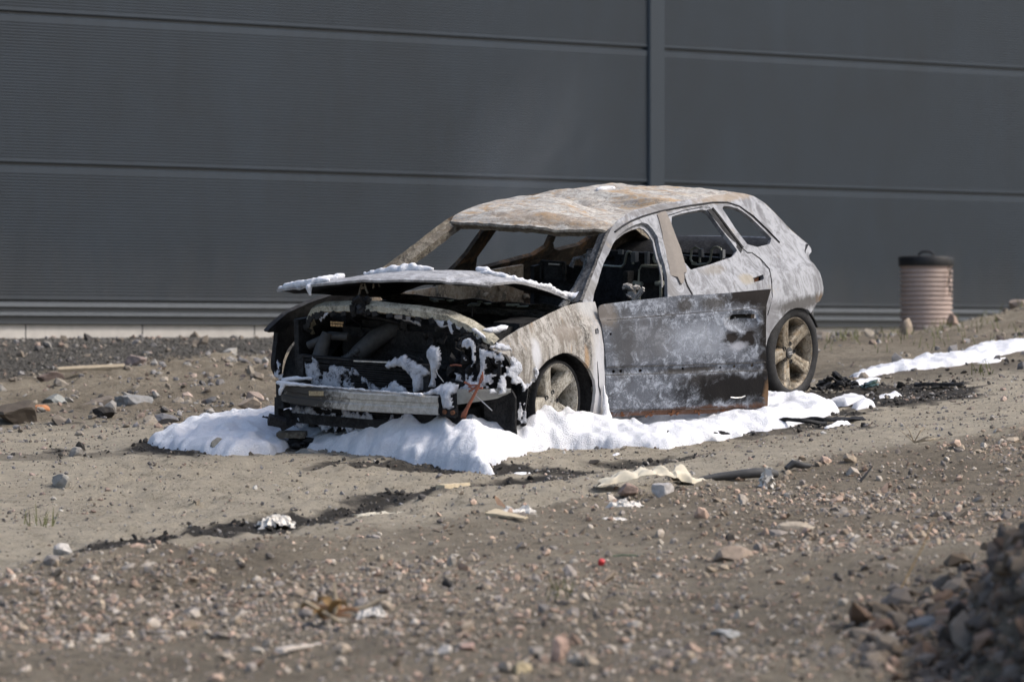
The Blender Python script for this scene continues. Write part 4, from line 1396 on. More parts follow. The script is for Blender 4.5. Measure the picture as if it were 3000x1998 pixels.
for (yc, tilt) in ((.41, 0), (-.25, 0)):
    t = bpy.data.objects.new('front_seat', None); COL.objects.link(t); t.parent = car
    mb = MB()
    mb.box((-1.66, yc, .62), (.03, .38, .52), Matrix.Rotation(-.18, 3, 'Y')); mb.box((-1.38, yc, .42), (.5, .42, .08)); mb.box((-1.64, yc - .18, .62), (.07, .03, .5)); mb.box((-1.64, yc + .18, .62), (.07, .03, .5))
    lump(mb, (-1.4, yc, .50), (.4, .4, .10), 12, 51)
    mb.jitter(.008, 9).obj('seat_frame', M['black'], t)
    mb = MB()
    if yc > 0:
        mb.tube([(-1.61, .329, .70), (-1.6, .331, .80), (-1.6, .336, .888), (-1.6, .352, .913), (-1.6, .48, .920), (-1.6, .488, .905), (-1.6, .482, .83), (-1.61, .478, .72)], .0085, 7)
        mb.tube([(-1.59, .30, .81), (-1.59, .36, .805)], .014, 7); mb.tube([(-1.59, .455, .815), (-1.59, .51, .82)], .014, 7)
        mb.box((-1.605, .41, .86), (.02, .16, .09), mi=1)
    else:
        mb.box((-1.56, -.25, .905), (.02, .17, .014), mi=1); mb.box((-1.56, -.335, .85), (.02, .012, .11), mi=1); mb.box((-1.56, -.165, .85), (.02, .012, .11), mi=1); mb.box((-1.57, -.25, .85), (.015, .13, .10), mi=1)
        mb.box((-1.55, -.23, .895), (.022, .08, .008))
    mb.obj('headrest_frame', [M['wire'] if yc > 0 else M['chrome'], M['black']], t)
t = bpy.data.objects.new('rear_seat', None); COL.objects.link(t); t.parent = car
mb = MB()
mb.box((-2.38, -.18, .60), (.05, .78, .52), Matrix.Rotation(-.25, 3, 'Y')); mb.box((-2.38, .40, .60), (.05, .34, .52), Matrix.Rotation(-.25, 3, 'Y')); mb.box((-2.45, 0, .86), (.06, 1.16, .05))
lump(mb, (-2.42, .1, .85), (.08, 1.0, .06), 18, 61, False)
mb.jitter(.010, 8).obj('backrest', M['black'], t)
def px2(pl, x=-2.3): return [(x, y, z) for y, z in pl]
for pl in ([(.29, .861), (.261, .864), (.249, .883), (.258, .943), (.284, .956), (.310, .946), (.319, .917), (.313, .867)],
           [(.26, .857), (.301, .852), (.365, .860), (.388, .881), (.400, .945), (.415, .963), (.440, .966), (.463, .957), (.469, .925), (.468, .88)],
           [(-.40, .811), (-.30, .809), (-.244, .811), (-.223, .83), (-.209, .89), (-.196, .906), (-.178, .902), (-.167, .883), (-.162, .83)],
           [(.043, .88), (.038, .898), (.022, .906), (-.004, .901), (-.015, .878), (-.010, .856), (.011, .843), (.04, .84)]):
    MB().tube(px2(pl), .0075, 7).obj('headrest_wire', M['wire'], t)
_sock = plain('grey_socket', (.16, .17, .18), .6, .3, 40, .2)
for c_, s_ in (((-2.3, .325, .925), (.03, .022, .05)), ((-2.3, .475, .925), (.03, .022, .05)), ((-2.3, -.15, .875), (.04, .03, .06)), ((-2.3, .05, .87), (.03, .025, .05)), ((-2.3, -.06, .865), (.03, .02, .09)), ((-2.3, -.25, .90), (.02, .03, .03))):
    MB().box(c_, s_).jitter(.004, 30).obj('headrest_socket', _sock, t)
mb = MB()
if False: mb.box((0, 0, 0), (1, 1, 1)); mb.box((-2.3, .475, .925), (.03, .022, .05)); mb.box((-2.3, -.15, .875), (.04, .03, .06)); mb.box((-2.3, .05, .87), (.03, .025, .05)); mb.box((-2.3, -.06, .865), (.03, .02, .09)); mb.box((-2.3, -.25, .90), (.02, .03, .03)); mb.box((-2.3, -.37, .87), (.02, .02, .05))

mb = MB()
for a, c in (((-1.0, .67, .79), (-1.02, .75, .88)), ((-1.0, .69, .785), (-1.02, .768, .872))):
    pass
mb.tube([(-1.0, .675, .78), (-1.0, .75, .862)], .012, 4); mb.tube([(-.98, .70, .775), (-.98, .765, .85)], .007, 4)
lump(mb, (-1.02, .66, .83), (.05, .10, .08), 10, 71)
mb.obj('seat_belt_remains', burnt('ashen_bracket', light=(.42, .40, .37), mid=(.2, .19, .18), dark=(.03, .03, .03), sc=6, soot=.44), car)
mb = MB()
mb.box((-1.5, -.735, .55), (.9, .02, .55)); mb.box((-.75, -.76, .50), (.7, .02, .55)); lump(mb, (-1.9, -.70, .70), (.9, .05, .20), 26, 81, False)
mb.jitter(.01, 7).obj('far_door_lining', M['lining'], car)
mb = MB()
for y0, x0, z0 in ((-.70, -1.46, 1.13),):
    pass
# bumper bracket left on the rear corner
mb = MB()
mb.box((-2.85, .727, .50), (.012, .028, .20), mi=0); mb.box((-2.86, .75, .50), (.012, .022, .20), mi=1); mb.box((-2.85, .772, .49), (.010, .006, .26), mi=0); mb.box((-2.9, .66, .45), (.03, .1, .2), mi=1)
mb.obj('bumper_bracket', [M['body'], M['black']], car, False)
# ------------------------------------------------------------------ fire-fighting foam
def foam_mat(name, speck=0.0, sc=1.0, lo=(.56, .57, .60), hi=(.70, .705, .72), thin=None):
    m, nt, bs = new_mat(name)
    b = NB(nt)
    n = b.noise(90 * sc, 6, .75); n2 = b.noise(18 * sc, 6, .65, .5); v = b.voro(150 * sc)
    col = b.mix(b.ramp(n2, [(.3, 0.0), (.7, 1.0)]), lo, hi)
    col = b.mix(b.ramp(n, [(.32, .35), (.48, 0.0)]), col, tuple(c * .72 for c in lo))
    if speck:
        f = b.math('ADD', b.math('MULTIPLY', n2, .55), b.math('MULTIPLY', n, .45))
        col = b.mix(b.ramp(f, [(speck - .045, 1.0), (speck + .05, 0.0)]), col, (.02, .02, .021))
    if thin:
        at = nt.nodes.new("ShaderNodeAttribute"); at.attribute_name = "film"
        k = b.math('ADD', at.outputs["Fac"], b.math('MULTIPLY', b.math('SUBTRACT', b.math('ADD', b.math('MULTIPLY', n2, .6), b.math('MULTIPLY', n, .4)), .5), thin[1]))
        b.link(b.ramp(k, [(.0, thin[2]), (thin[0], 1.0)]), bs.inputs["Alpha"])
    b.link(col, bs.inputs["Base Color"])
    bs.inputs["Roughness"].default_value = .85
    bs.inputs["Specular IOR Level"].default_value = .15
    bs.inputs["Subsurface Weight"].default_value = .2
    bs.inputs["Subsurface Radius"].default_value = (.02, .022, .025)
    b.link(b.bump(b.math('ADD', b.math('MULTIPLY', n, .8), b.math('ADD', b.math('MULTIPLY', v, .5), n2)), .5, .022), bs.inputs["Normal"])
    return m
M['foam'] = foam_mat('fire_foam', 0.0, 1.0, (.64, .65, .68), (.78, .785, .80))
M['film'] = foam_mat('thin_fire_foam', .42, 1.3, (.34, .36, .41), (.54, .56, .60), (.4, 1.6, .55))
M['film2'] = foam_mat('patchy_fire_foam', .37, 1.0, (.42, .44, .49), (.64, .66, .70), (.3, 1.1, .62))
M['bank'] = foam_mat('ground_fire_foam', 0.0, 1.0, (.62, .63, .66), (.77, .775, .79))

MAIN = [(-1.178, 32.46), (-1.1, 32.16), (-.961, 32.02), (-.665, 31.65), (-.47, 31.36), (-.335, 31.04), (-.19, 30.70), (-.11, 30.66), (-.10, 30.93), (-.037, 31.12), (.03, 31.33), (.057, 31.60), (.228, 31.70), (.419, 31.72), (.665, 31.66),
        (.825, 31.62), (.952, 31.72), (1.149, 31.91), (1.351, 32.16), (1.53, 32.28), (1.639, 32.52), (1.80, 32.80), (1.89, 33.10), (1.90, 33.45), (1.75, 33.55), (1.62, 33.50), (1.45, 33.8), (1.0, 33.6), (.3, 33.0), (-.2, 32.6), (-.7, 32.5), (-1.0, 32.9), (-1.15, 32.8)]
LEFT = [(-2.07, 32.62), (-1.84, 32.23), (-1.57, 31.93), (-1.345, 32.03), (-1.26, 32.34), (-1.27, 32.62), (-1.12, 32.72), (-.85, 32.55), (-.6, 32.75), (-.9, 33.4), (-1.3, 33.9), (-1.9, 33.95), (-2.02, 33.2)]
TRAIL = [(2.198, 36.61), (2.347, 37.04), (2.531, 37.17), (2.685, 37.47), (2.885, 37.76), (3.112, 38.34), (3.301, 38.55), (3.6, 38.9), (3.75, 38.3), (3.405, 37.83), (3.232, 37.55), (2.968, 37.05), (2.78, 36.9), (2.597, 36.78), (2.366, 36.6), (2.197, 36.45)]
PATCHES = [[(2.055, 35.21), (2.211, 35.97), (2.341, 36.27), (2.32, 35.85), (2.144, 35.1)], [(2.485, 37.27), (2.551, 37.5), (2.653, 37.45), (2.58, 37.2)], [(1.86, 33.74), (1.949, 34.08), (2.074, 34.54), (2.105, 33.85), (1.974, 33.6)],
           [(2.01, 33.2), (2.03, 33.6), (2.131, 33.64), (2.15, 33.4)], [(2.171, 34.0), (2.259, 34.36), (2.343, 34.56), (2.36, 34.3), (2.255, 34.0)], [(3.02, 36.95), (3.114, 37.2), (3.24, 37.33), (3.182, 37.1)], [(1.782, 32.2), (1.855, 32.46), (1.915, 32.5), (1.849, 32.3)],
           [(-.06, 30.48), (.0, 30.62), (.12, 30.66), (.06, 30.52)], [(1.70, 33.72), (1.80, 33.95), (1.86, 34.1), (1.83, 33.78)], [(.52, 31.35), (.56, 31.45), (.62, 31.46), (.60, 31.38)]]


def foam_sheet(name, poly, hfun, w, res, label, kind=None, group=None, ragged=.075, fine=1.0):
    xs = [p[0] for p in poly]; yv = [p[1] for p in poly]
    gx = np.arange(min(xs) - .12, max(xs) + .12, res); gy = np.arange(min(yv) - .12, max(yv) + .12, res * 1.1)
    X, Y = np.meshgrid(gx, gy)
    d = seg_dist(X, Y, poly, True)
    d = np.where(inside(X, Y, poly), d, -d)
    d = d + ragged * fbm(X * 5, Y * 4, 301, 3) + ragged * .5 * fbm(X * 18, Y * 14, 305, 2)
    t = np.clip(d / w, 0, 1)
    prof = np.sqrt(1 - (1 - t) ** 2)
    big = 1 - 2.0 * np.abs(fbm(X * 2.2, Y * 1.7, 310, 2))          # billows
    mid = 1 - 2.2 * np.abs(fbm(X * 6.5, Y * 5.0, 320, 2))
    fin = fbm(X * 22, Y * 18, 330, 3)
    h = hfun(X, Y) * prof * (.52 + .36 * big + .36 * mid * fine) + prof * (.018 * fin + .022 * np.abs(fbm(X * 11, Y * 9, 341, 3))) * fine
    Z = ground_z(X, Y, False) + np.where(d > 0, h, d * 1.4)
    ny, nx = X.shape
    ii = np.arange(ny * nx).reshape(ny, nx)
    keep = (d > -.06)
    kq = keep[:-1, :-1] & keep[:-1, 1:] & keep[1:, 1:] & keep[1:, :-1]
    Fq = np.stack([ii[:-1, :-1], ii[:-1, 1:], ii[1:, 1:], ii[1:, :-1]], -1)[kq]
    used = np.unique(Fq); mp = np.full(ny * nx, -1); mp[used] = np.arange(len(used))
    V = np.stack([X.ravel(), Y.ravel(), Z.ravel()], -1)[used]
    ft = np.clip(d.ravel()[used] / w, -.05, 1)[:, None].repeat(3, 1)
    o = fast_mesh(name, V, mp[Fq], M['bank'], True, {'film': ft})
    return tag(o, label, 'foam', group, kind)


def hmain(X, Y):
    g = lambda cx, cy, rx, ry: np.exp(-((X - cx) / rx) ** 2 - ((Y - cy) / ry) ** 2)
    dl = seg_dist(X, Y, [(.53, 32.37), (1.46, 32.85)])
    return (1 - .6 * np.exp(-(dl / .22) ** 2)) * .095 - .03 * g(1.0, 32.6, .7, .5) + .125 * g(.16, 31.95, .36, .34) + .10 * g(-.35, 31.35, .36, .45) + .12 * g(-.62, 31.95, .40, .30) + .05 * g(1.5, 32.8, .4, .4)
foam_sheet('foam_bank', MAIN, hmain, .32, .014, 'thick bright white foam bank under the open driver door and before the front wheel')
foam_sheet('foam_bank', LEFT, lambda X, Y: .105 + 0 * X, .30, .015, 'bluish shaded foam bank off the far front corner of the burnt car')
foam_sheet('foam_trail', TRAIL, lambda X, Y: .05 + 0 * X, .16, .02, 'long thin strip of white foam trailing away behind the car to the right', ragged=.09)
PL = ['thin foam streak beside the charred debris behind the rear wheel', 'small foam dab along the upper edge of the long foam trail', 'low foam mound on dark soil right of the rear wheel', 'double lump of foam furthest out on the bare dirt before the rear wheel',
      'narrow foam streak lying between the foam mound and the long trail', 'faint foam dab along the lower edge of the long foam trail', 'foam streak lying under the black strip beside the charred hoop', 'foam tongue trickling from the tip of the biggest foam bank',
      'foam crumbs right under the flat rear tyre', 'tiny foam spot on dark soil below the open door']
for k, p in enumerate(PATCHES):
    foam_sheet('foam_patch', p, lambda X, Y: (.05 if k in (2, 3) else .03) + 0 * X, .11, .012, PL[k], None, 'scraps of foam on the ground', ragged=.05, fine=.7)

_tex = bpy.data.textures.new('foam_bubbles', 'CLOUDS')
_tex.noise_scale = .045
_tex.noise_depth = 3


def blobs(name, label, items, mat='foam', vox=.009, disp=.014, frame=CAR, cat='foam'):
    bm = bmesh.new()
    for it in items:
        c, r = it[0], it[1]
        s = it[2] if len(it) > 2 else (1, 1, 1)
        bmesh.ops.create_icosphere(bm, subdivisions=3, radius=r, matrix=Matrix.Translation(Vector(c)) @ Matrix.Diagonal((*s, 1)))
    me = bpy.data.meshes.new(name)
    bm.to_mesh(me); bm.free()
    me.materials.append(M[mat])
    o = bpy.data.objects.new(name, me); COL.objects.link(o)
    o.matrix_world = frame
    rm = o.modifiers.new('merge', 'REMESH'); rm.mode = 'VOXEL'; rm.voxel_size = vox; rm.use_smooth_shade = True
    sm = o.modifiers.new('settle', 'SMOOTH'); sm.iterations = 3; sm.factor = .5
    dm = o.modifiers.new('bubbles', 'DISPLACE'); dm.texture = _tex; dm.strength = disp * 1.0; dm.mid_level = .5; dm.texture_coords = 'LOCAL'
    return tag(o, label, cat, 'foam clinging to the car')


R0 = random.Random(11)
def trailb(pts, r, step=.02, jit=.5, s=(1, 1, 1)):
    out = []
    step = step * .6; jit = jit * .55
    for i in range(len(pts) - 1):
        a, b_ = Vector(pts[i]), Vector(pts[i + 1])
        n = max(1, int((b_ - a).length / step))
        for k in range(n):
            rr = r if not isinstance(r, (list, tuple)) else r[i] + (r[i + 1] - r[i]) * k / n
            rr *= .9
            p = a + (b_ - a) * k / n + Vector([R0.uniform(-1, 1) * rr * jit for _ in range(3)])
            out.append((p, rr * R0.uniform(.75, 1.12), s))
    return out
H = lambda u, v, dz=.008: Vector(hood(u, v)) + Vector((0, 0, dz))
it = trailb([H(u, .36 + .12 * u, .012) for u in np.linspace(.26, .60, 10)], [.012, .018, .026, .024, .03, .034, .034, .026, .02, .012], .018, .5)
blobs('hood_foam', 'bumpy white foam ridge along the top of the raised bonnet', it)
it = trailb([H(u, .03, .006) for u in np.linspace(.0, .30, 7)], [.012, .022, .022, .026, .022, .018, .012], .016, .5) + trailb([H(.20, .05), H(.24, .14), H(.27, .2)], .022, .016) + trailb([H(.20, .0, -.01), H(.205, .0, -.04), H(.21, .0, -.07)], [.022, .014, .006], .01)
blobs('hood_foam', 'foam over the far front corner of the raised bonnet', it)
blobs('hood_foam', 'single round foam ball sitting on the raised bonnet', trailb([H(.74, .55, .012), H(.79, .55, .010)], .026, .012, .25) + [(H(.80, .55, .004), .02, (1, 1.3, .7))], disp=.006)
it = trailb([H(.80, .42), H(.9, .44), H(.97, .5), H(.985, .62), H(.985, .74), H(.99, .86), H(.99, .98)], [.010, .022, .016, .018, .022, .017, .028], .020, .8)
blobs('hood_foam', 'string of foam clumps down the near edge of the raised bonnet', it)
blobs('hood_foam', 'foam clump at the bonnet hinge below the windscreen pillar', trailb([H(1, 1, .02), (-.40, .69, .86), (-.41, .70, .82), (-.40, .705, .79)], [.035, .036, .03, .02], .012, .5))
P0 = Vector(roof(.40, .56)); blobs('roof_foam', 'small foam dab on the crest of the burnt roof', trailb([P0 + Vector((.05, -.02, .008)), P0 + Vector((-.06, .02, .008))], .018, .012, .5))
it = trailb([(.76, y, .412 if y > -.5 else .415) for y in (-.58, -.45, -.3, -.15, 0, .15, .3, .42)], [.018, .018, .012, .010, .012, .010, .012, .016], .012, .5, (1.2, 1, .7)) + trailb([(.765, -.535, .41), (.79, -.54, .375), (.79, -.545, .345)], [.016, .016, .008], .008, .3)
blobs('bumper_foam', 'foam line lying along the top of the bare bumper beam', it)


def foam_film(name, label, polys, mapfn, w=.03, hmax=.022, res=.005, ragged=.018, holes=.0, drip=.02, mat='film2'):
    """a ragged skin of foam stuck to an upright face: outlines in the face's own two coordinates, mapfn(a, b, h) lifts it off by h"""
    Vs = []; Fs = []; Ts = []; off = 0
    for poly in polys:
        aa = [q[0] for q in poly]; bb = [q[1] for q in poly]
        A, B = np.meshgrid(np.arange(min(aa) - .03, max(aa) + .03, res), np.arange(min(bb) - .05, max(bb) + .03, res))
        d = seg_dist(A, B, poly, True)
        d = np.where(inside(A, B, poly), d, -d)
        d = d + ragged * .8 * fbm(A * 16, B * 14, 501, 4) + drip * fbm(A * 45, B * 7, 507, 2)
        if holes:
            d = np.minimum(d, (holes - fbm(A * 26, B * 20, 511, 4) * .9) * .06)
        t = np.clip(d / w, 0, 1)
        h = hmax * .72 * np.sqrt(1 - (1 - t) ** 2) * (.7 + 1.0 * np.abs(fbm(A * 9, B * 7, 515, 3))) + .002 * fbm(A * 70, B * 70, 519, 2)
        ny, nx = A.shape
        ii = np.arange(ny * nx).reshape(ny, nx)
        keep = d > -res * .8
        kq = keep[:-1, :-1] & keep[:-1, 1:] & keep[1:, 1:] & keep[1:, :-1]
        Fq = np.stack([ii[:-1, :-1], ii[:-1, 1:], ii[1:, 1:], ii[1:, :-1]], -1)[kq]
        if not len(Fq):
            continue
        used = np.unique(Fq); mp = np.full(ny * nx, -1); mp[used] = np.arange(len(used))
        a_, b_, h_ = A.ravel()[used], B.ravel()[used], np.where(d.ravel()[used] > 0, h.ravel()[used], -.004)
        Vs.append(np.array([mapfn(x, y, z) for x, y, z in zip(a_, b_, h_)]))
        Fs.append(mp[Fq] + off); off += len(used)
        Ts.append(t.ravel()[used])
    o = fast_mesh(name, np.concatenate(Vs), np.concatenate(Fs), M[mat], True, {'film': np.concatenate(Ts)[:, None].repeat(3, 1)})
    o.matrix_world = CAR
    return tag(o, label, 'foam', 'foam clinging to the car')


fx = lambda x0: (lambda a, b, h: (x0 + h, a, b))
foam_film('radiator_foam', 'foam arch draped over the near half of the radiator', [[(.063, .540), (.137, .586), (.21, .599), (.273, .573), (.328, .546), (.378, .535), (.373, .504), (.327, .494), (.322, .411), (.272, .400), (.259, .474), (.218, .509), (.191, .535), (.081, .525)]], fx(.622), .03, .034, .005, .012, .0, .016)
foam_film('radiator_foam', 'little peaked foam heap behind the middle of the bumper beam', [[(.025, .391), (.126, .465), (.208, .426), (.226, .389), (.08, .379)]], fx(.63), .025, .022, .005, .014, .12)
foam_film('radiator_foam', 'upright foam-coated post standing beside the radiator', [[(.36, .638), (.392, .671), (.447, .666), (.46, .622), (.446, .562), (.427, .523), (.418, .447), (.436, .441), (.372, .437), (.391, .491), (.387, .558), (.365, .601)]], fx(.635), .03, .036, .005, .008, .0, .008)
foam_film('radiator_foam', 'speckled thin foam spread over the far half of the radiator', [[(-.49, .523), (-.452, .556), (-.409, .528), (-.362, .505), (-.232, .514), (-.14, .505), (-.10, .465), (-.05, .425), (.03, .40), (.20, .392), (.03, .382), (-.15, .375), (-.382, .382), (-.447, .39), (-.48, .44)]], fx(.618), .05, .014, .005, .02, .24, .012, 'film')
foam_film('radiator_foam', 'streaky foam running down under the bumper beam', [[(-.565, .276), (-.5, .288), (-.435, .255), (-.30, .27), (-.28, .15), (-.436, .163), (-.52, .157), (-.585, .214)], [(-.258, .267), (-.146, .262), (-.017, .272), (.028, .204), (.1, .16), (-.147, .14), (-.24, .16)], [(.12, .25), (.26, .25), (.30, .16), (.1, .16)]], fx(.64), .04, .016, .005, .03, .16, .05, 'film')
foam_film('headlamp_foam', 'foam column down the empty headlamp opening', [[(.609, .714), (.663, .733), (.699, .698), (.69, .645), (.698, .601), (.662, .561), (.68, .517), (.652, .471), (.545, .486), (.563, .562), (.626, .559), (.644, .597), (.600, .631)]], fx(.64), .03, .026, .005, .012, .02, .012)
foam_film('headlamp_foam', 'web of foam over the charred headlamp remains', [[(.708, .706), (.752, .668), (.85, .656), (.835, .58), (.796, .533), (.769, .471), (.733, .428), (.706, .467), (.716, .542), (.716, .617)]], lambda a, b, h: (.635 + h - max(0, a - .72) * .5, a, b), .03, .022, .005, .02, .06, .014)
foam_film('headlamp_foam', 'low foam ledge beneath the headlamp opening', [[(.535, .478), (.607, .462), (.68, .495), (.751, .470), (.715, .423), (.607, .438), (.535, .455)]], fx(.655), .025, .026, .005, .012, .0, .02)
foam_film('bumper_foam', 'foam lump dripping over the end bracket of the bumper beam', [[(.35, .402), (.409, .420), (.49, .466), (.562, .488), (.622, .480), (.62, .431), (.600, .414), (.606, .350), (.543, .335), (.535, .400), (.517, .412), (.44, .405)]], lambda a, b, h: (.725 + h - max(0, b - .40) * .5, a, b), .045, .045, .005, .012, .0, .016, 'film2')
foam_film('wing_foam', 'foam running down the front end of the near wing', [[(.533, .654), (.499, .622), (.457, .588), (.441, .547), (.475, .52), (.435, .491), (.408, .464), (.365, .480), (.357, .524), (.326, .551), (.304, .519), (.32, .49), (.37, .455), (.416, .43), (.412, .35), (.40, .25), (.445, .24), (.450, .372), (.464, .424), (.529, .445), (.597, .417), (.661, .447), (.62, .468), (.625, .524), (.57, .539), (.542, .581)]],
          lambda a, b, h: (a + h * .3, ys(a, b) + .012 + h, b), .035, .020, .005, .016, .10, .018, 'film2')
foam_film('wing_foam', 'foam scrap stuck along the front tip of the near wing', [[(.62, .69), (.56, .71), (.50, .69), (.49, .66), (.53, .655)]], lambda a, b, h: (a + h * .3, ys(a, b) + .010 + h, b), .02, .012, .005, .014, .1, .01, 'film2')
foam_film('carrier_foam', 'icicle-like foam shreds hanging from the near half of the bent lock carrier', [[(.164, .850), (.346, .838), (.454, .815), (.517, .811), (.661, .740), (.70, .700), (.640, .725), (.589, .762), (.53, .765), (.48, .745), (.463, .785), (.42, .765), (.391, .798), (.346, .819)]], lambda a, b, h: (float(np.interp(a, [.1, .45, .7], [.655, .575, .52])) + h, a, b), .015, .010, .005, .012, .0, .03)
foam_film('carrier_foam', 'icicle-like foam shreds hanging from the far end of the bent lock carrier', [[(-.56, .771), (-.417, .806), (-.324, .815), (-.36, .785), (-.436, .755), (-.473, .775), (-.511, .747)]], lambda a, b, h: (float(np.interp(a, [-.6, -.35], [.46, .60])) + h, a, b), .015, .010, .005, .012, .0, .03)
foam_film('engine_foam', 'grey foam crescent on the dark engine under the bonnet', [[(-.016, .785), (.058, .815), (.131, .803), (.195, .770), (.199, .752), (.131, .778), (.048, .785)]], fx(.46), .02, .02, .005, .01, .05, .012, 'film2')
it = trailb([(-.335, .905, .40), (-.34, .91, .32), (-.345, .915, .24), (-.345, .925, .17), (-.33, .93, .13)], [.008, .018, .032, .045, .06], .010, .3, (1, .6, 1))
blobs('wing_foam', 'foam stalk running down behind the front wheel to the ground', it)
foam_film('headlamp_foam', 'foam smear low on the far front corner beside the beam end', [[(-.84, .50), (-.78, .47), (-.74, .40), (-.80, .375), (-.85, .40)]], lambda a, b, h: (.45 + h + (a + .8) * .5, a, b), .03, .016, .005, .014, .08, .014)
blobs('bumper_foam', 'foam pad on the far end of the bumper beam', trailb([(.70, -.57, .425), (.66, -.50, .43), (.64, -.44, .435)], [.028, .028, .02], .012, .4, (1, 1, .5)))
it = trailb([(.50, .66, .765), (.46, .68, .755), (.40, .70, .765), (.34, .715, .775)], [.016, .03, .03, .016], .012, .4, (1, .8, .6)) + trailb([(.55, .62, .775), (.52, .68, .72)], .014, .01)
blobs('wing_foam', 'foam pocket between the lock carrier and the near wing', it)

# ------------------------------------------------------------------ litter and singled-out stones
def put(o, x, y, dz=0.0, rz=0.0, tilt=(0, 0)):
    o.location = (x, y, gz(x, y) + dz)
    o.rotation_euler = (tilt[0], tilt[1], rz)
    return o


M['wood'] = plain('weathered_wood', (.36, .30, .215), .85, .25, 30, .3)
M['palewood'] = plain('pale_split_wood', (.50, .42, .29), .85, .2, 35, .3)
M['peach'] = plain('peach_birch_bark', (.55, .36, .24), .8, .2, 40, .2)
M['plastic'] = plain('dirty_white_sheet', (.60, .57, .52), .6, .2, 14, .2)
M['creamsheet'] = plain('cream_plastic_sheet', (.56, .51, .40), .6, .2, 14, .2)
M['pipe'] = plain('dark_plastic_pipe', (.055, .055, .055), .6, .3, 20, .2)
M['leaf'] = plain('dry_brown_leaf', (.30, .19, .08), .8, .4, 20, .2)
M['grass'] = plain('spring_grass', (.15, .155, .06), .8, .4, 30, 0)
M['tealglass'] = plain('sooty_green_glass', (.05, .085, .078), .25, .5, 30, .2, 0, .5)


def crumpled(name, label, cat, mat, sx, sy, amp, x, y, rz=0.0, seed=0.0, dz=.0, n=28, taper=0.0, arch=0.0):
    def fn(u, v):
        a, c = 2 * u - 1, 2 * v - 1
        w = 1 - taper * abs(u) if taper else 1
        e = 1 + .25 * mnoise.noise(Vector((a * 2, c * 2, seed)))
        px_, py = a * sx / 2 * e, c * sy / 2 * e * w
        q = Vector((px_ / max(sx, sy) * 5, py / max(sx, sy) * 5, seed))
        r = max(0, 1 - (a * a * .8 + c * c * .8))
        z = amp * (r ** .5) * (.6 + 1.2 * abs(mnoise.noise(q * 1.1)) + .7 * abs(mnoise.noise(q * 2.7))) + arch * (1 - a * a)
        d = mnoise.noise_vector(q * 2.2) * amp * .5
        return (px_ + d.x, py + d.y, z + max(0, d.z) * .4)
    o = MB().grid(fn, n, n).obj(name, mat, None, True, 50)
    solidify(o, .003, 0)
    put(o, x, y, dz - .012, rz)
    return tag(o, label, cat)


def bar(name, label, cat, mat, L, W, Hh, x, y, rz, dz=.01, jit=.003, tilt=(0, 0), taper=1.0, bend=0.0):
    def fn(u, v):
        a = 2 * math.pi * (u + .125)
        k = 1 - (1 - taper) * v
        cx = max(-1, min(1, math.cos(a) * 1.414)); cy = max(-1, min(1, math.sin(a) * 1.414))
        return ((v - .5) * L, cx * W / 2 * k + bend * math.sin(v * 3.1), cy * Hh / 2 * k)
    mb = MB()
    mb.grid(lambda u, v: fn(u, v), 16, 24, closed_u=True)
    k = len(mb.v)
    mb.f.append(tuple(range(16))[::-1]); mb.mi.append(0); mb.f.append(tuple(range(k - 16, k))); mb.mi.append(0)
    mb.jitter(jit, 22, x)
    o = mb.obj(name, mat, None, True, 40)
    put(o, x, y, dz + Hh / 2, rz, tilt)
    return tag(o, label, cat)


bar('plank', 'weathered wooden plank on the rubble left of the car', 'plank', M['wood'], .45, .06, .022, -2.84, 38.45, .12, .03, .002, (.3, -.05))
crumpled('plastic_bag', 'crumpled white plastic bag at the edge of the black ash channel', 'plastic bag', M['plastic'], .18, .16, .05, -1.17, 28.22, .3, 2.0)
crumpled('plastic_sheet', 'white plastic sheet crumpled behind the flat wood shard', 'plastic sheet', M['plastic'], .30, .14, .035, .02, 28.25, .15, 5.0)
crumpled('plastic_sheet', 'long twisted cream plastic sheet lying on stony ground below the open door', 'plastic sheet', M['creamsheet'], .60, .13, .05, .72, 29.35, .38, 8.0, .01, 36, .0, .03)
crumpled('plastic_scrap', 'ragged white scrap on gravel below the long cream sheet', 'plastic scrap', M['plastic'], .17, .12, .035, .56, 28.42, -.2, 11.0)
crumpled('plastic_scrap', 'lower thin white scrap on gravel under the ragged one', 'plastic scrap', M['plastic'], .13, .08, .014, .50, 27.85, .2, 14.0)
crumpled('plastic_scrap', 'small white peaked scrap standing before the dark pipe', 'plastic scrap', M['plastic'], .055, .05, .085, 1.32, 29.42, .2, 17.0, n=16)
crumpled('plastic_scrap', 'flat dusty plastic strip on the stones right of the white bag', 'plastic scrap', M['creamsheet'], .34, .09, .02, -.62, 28.55, .22, 19.0)
o = MB().grid(lambda u, v: (.055 * math.cos(rad(200 + 120 * u)) * (1) + .012 * (v - .5) * math.sin(u * 3.1), .004 * math.sin(u * 9), .078 + .078 * math.sin(rad(170 + 125 * u)) * (1 + .1 * v) + .040 * v * math.sin(min(1, u * 1.25) * math.pi) - .02), 20, 6).obj('bark_peel', M['peach'], None)
solidify(o, .005, 0); put(o, -.035, 28.5, -.004, .15); tag(o, 'curled peach-coloured bark peel standing upright on the stones', 'bark peel')
bar('wood_shard', 'flat tan wood shard before the crumpled white sheet', 'wood shard', M['palewood'], .24, .075, .016, -.02, 27.93, -.75, .012, .003, (.25, .1), .35)
bar('wood_shard', 'pale split stick lying across the black ash channel', 'stick', M['palewood'], .34, .05, .03, -.30, 29.5, 1.15, .01, .005, (0, -.03), .6)
o = MB().tube([(-.22, 0, .0), (-.12, .01, .012), (0, .0, .022), (.08, -.01, .028), (.16, .0, .03), (.20, .02, .022)], [.010, .02, .026, .027, .026, .018], 12).jitter(.006, 12).obj('pipe', M['pipe'], None)
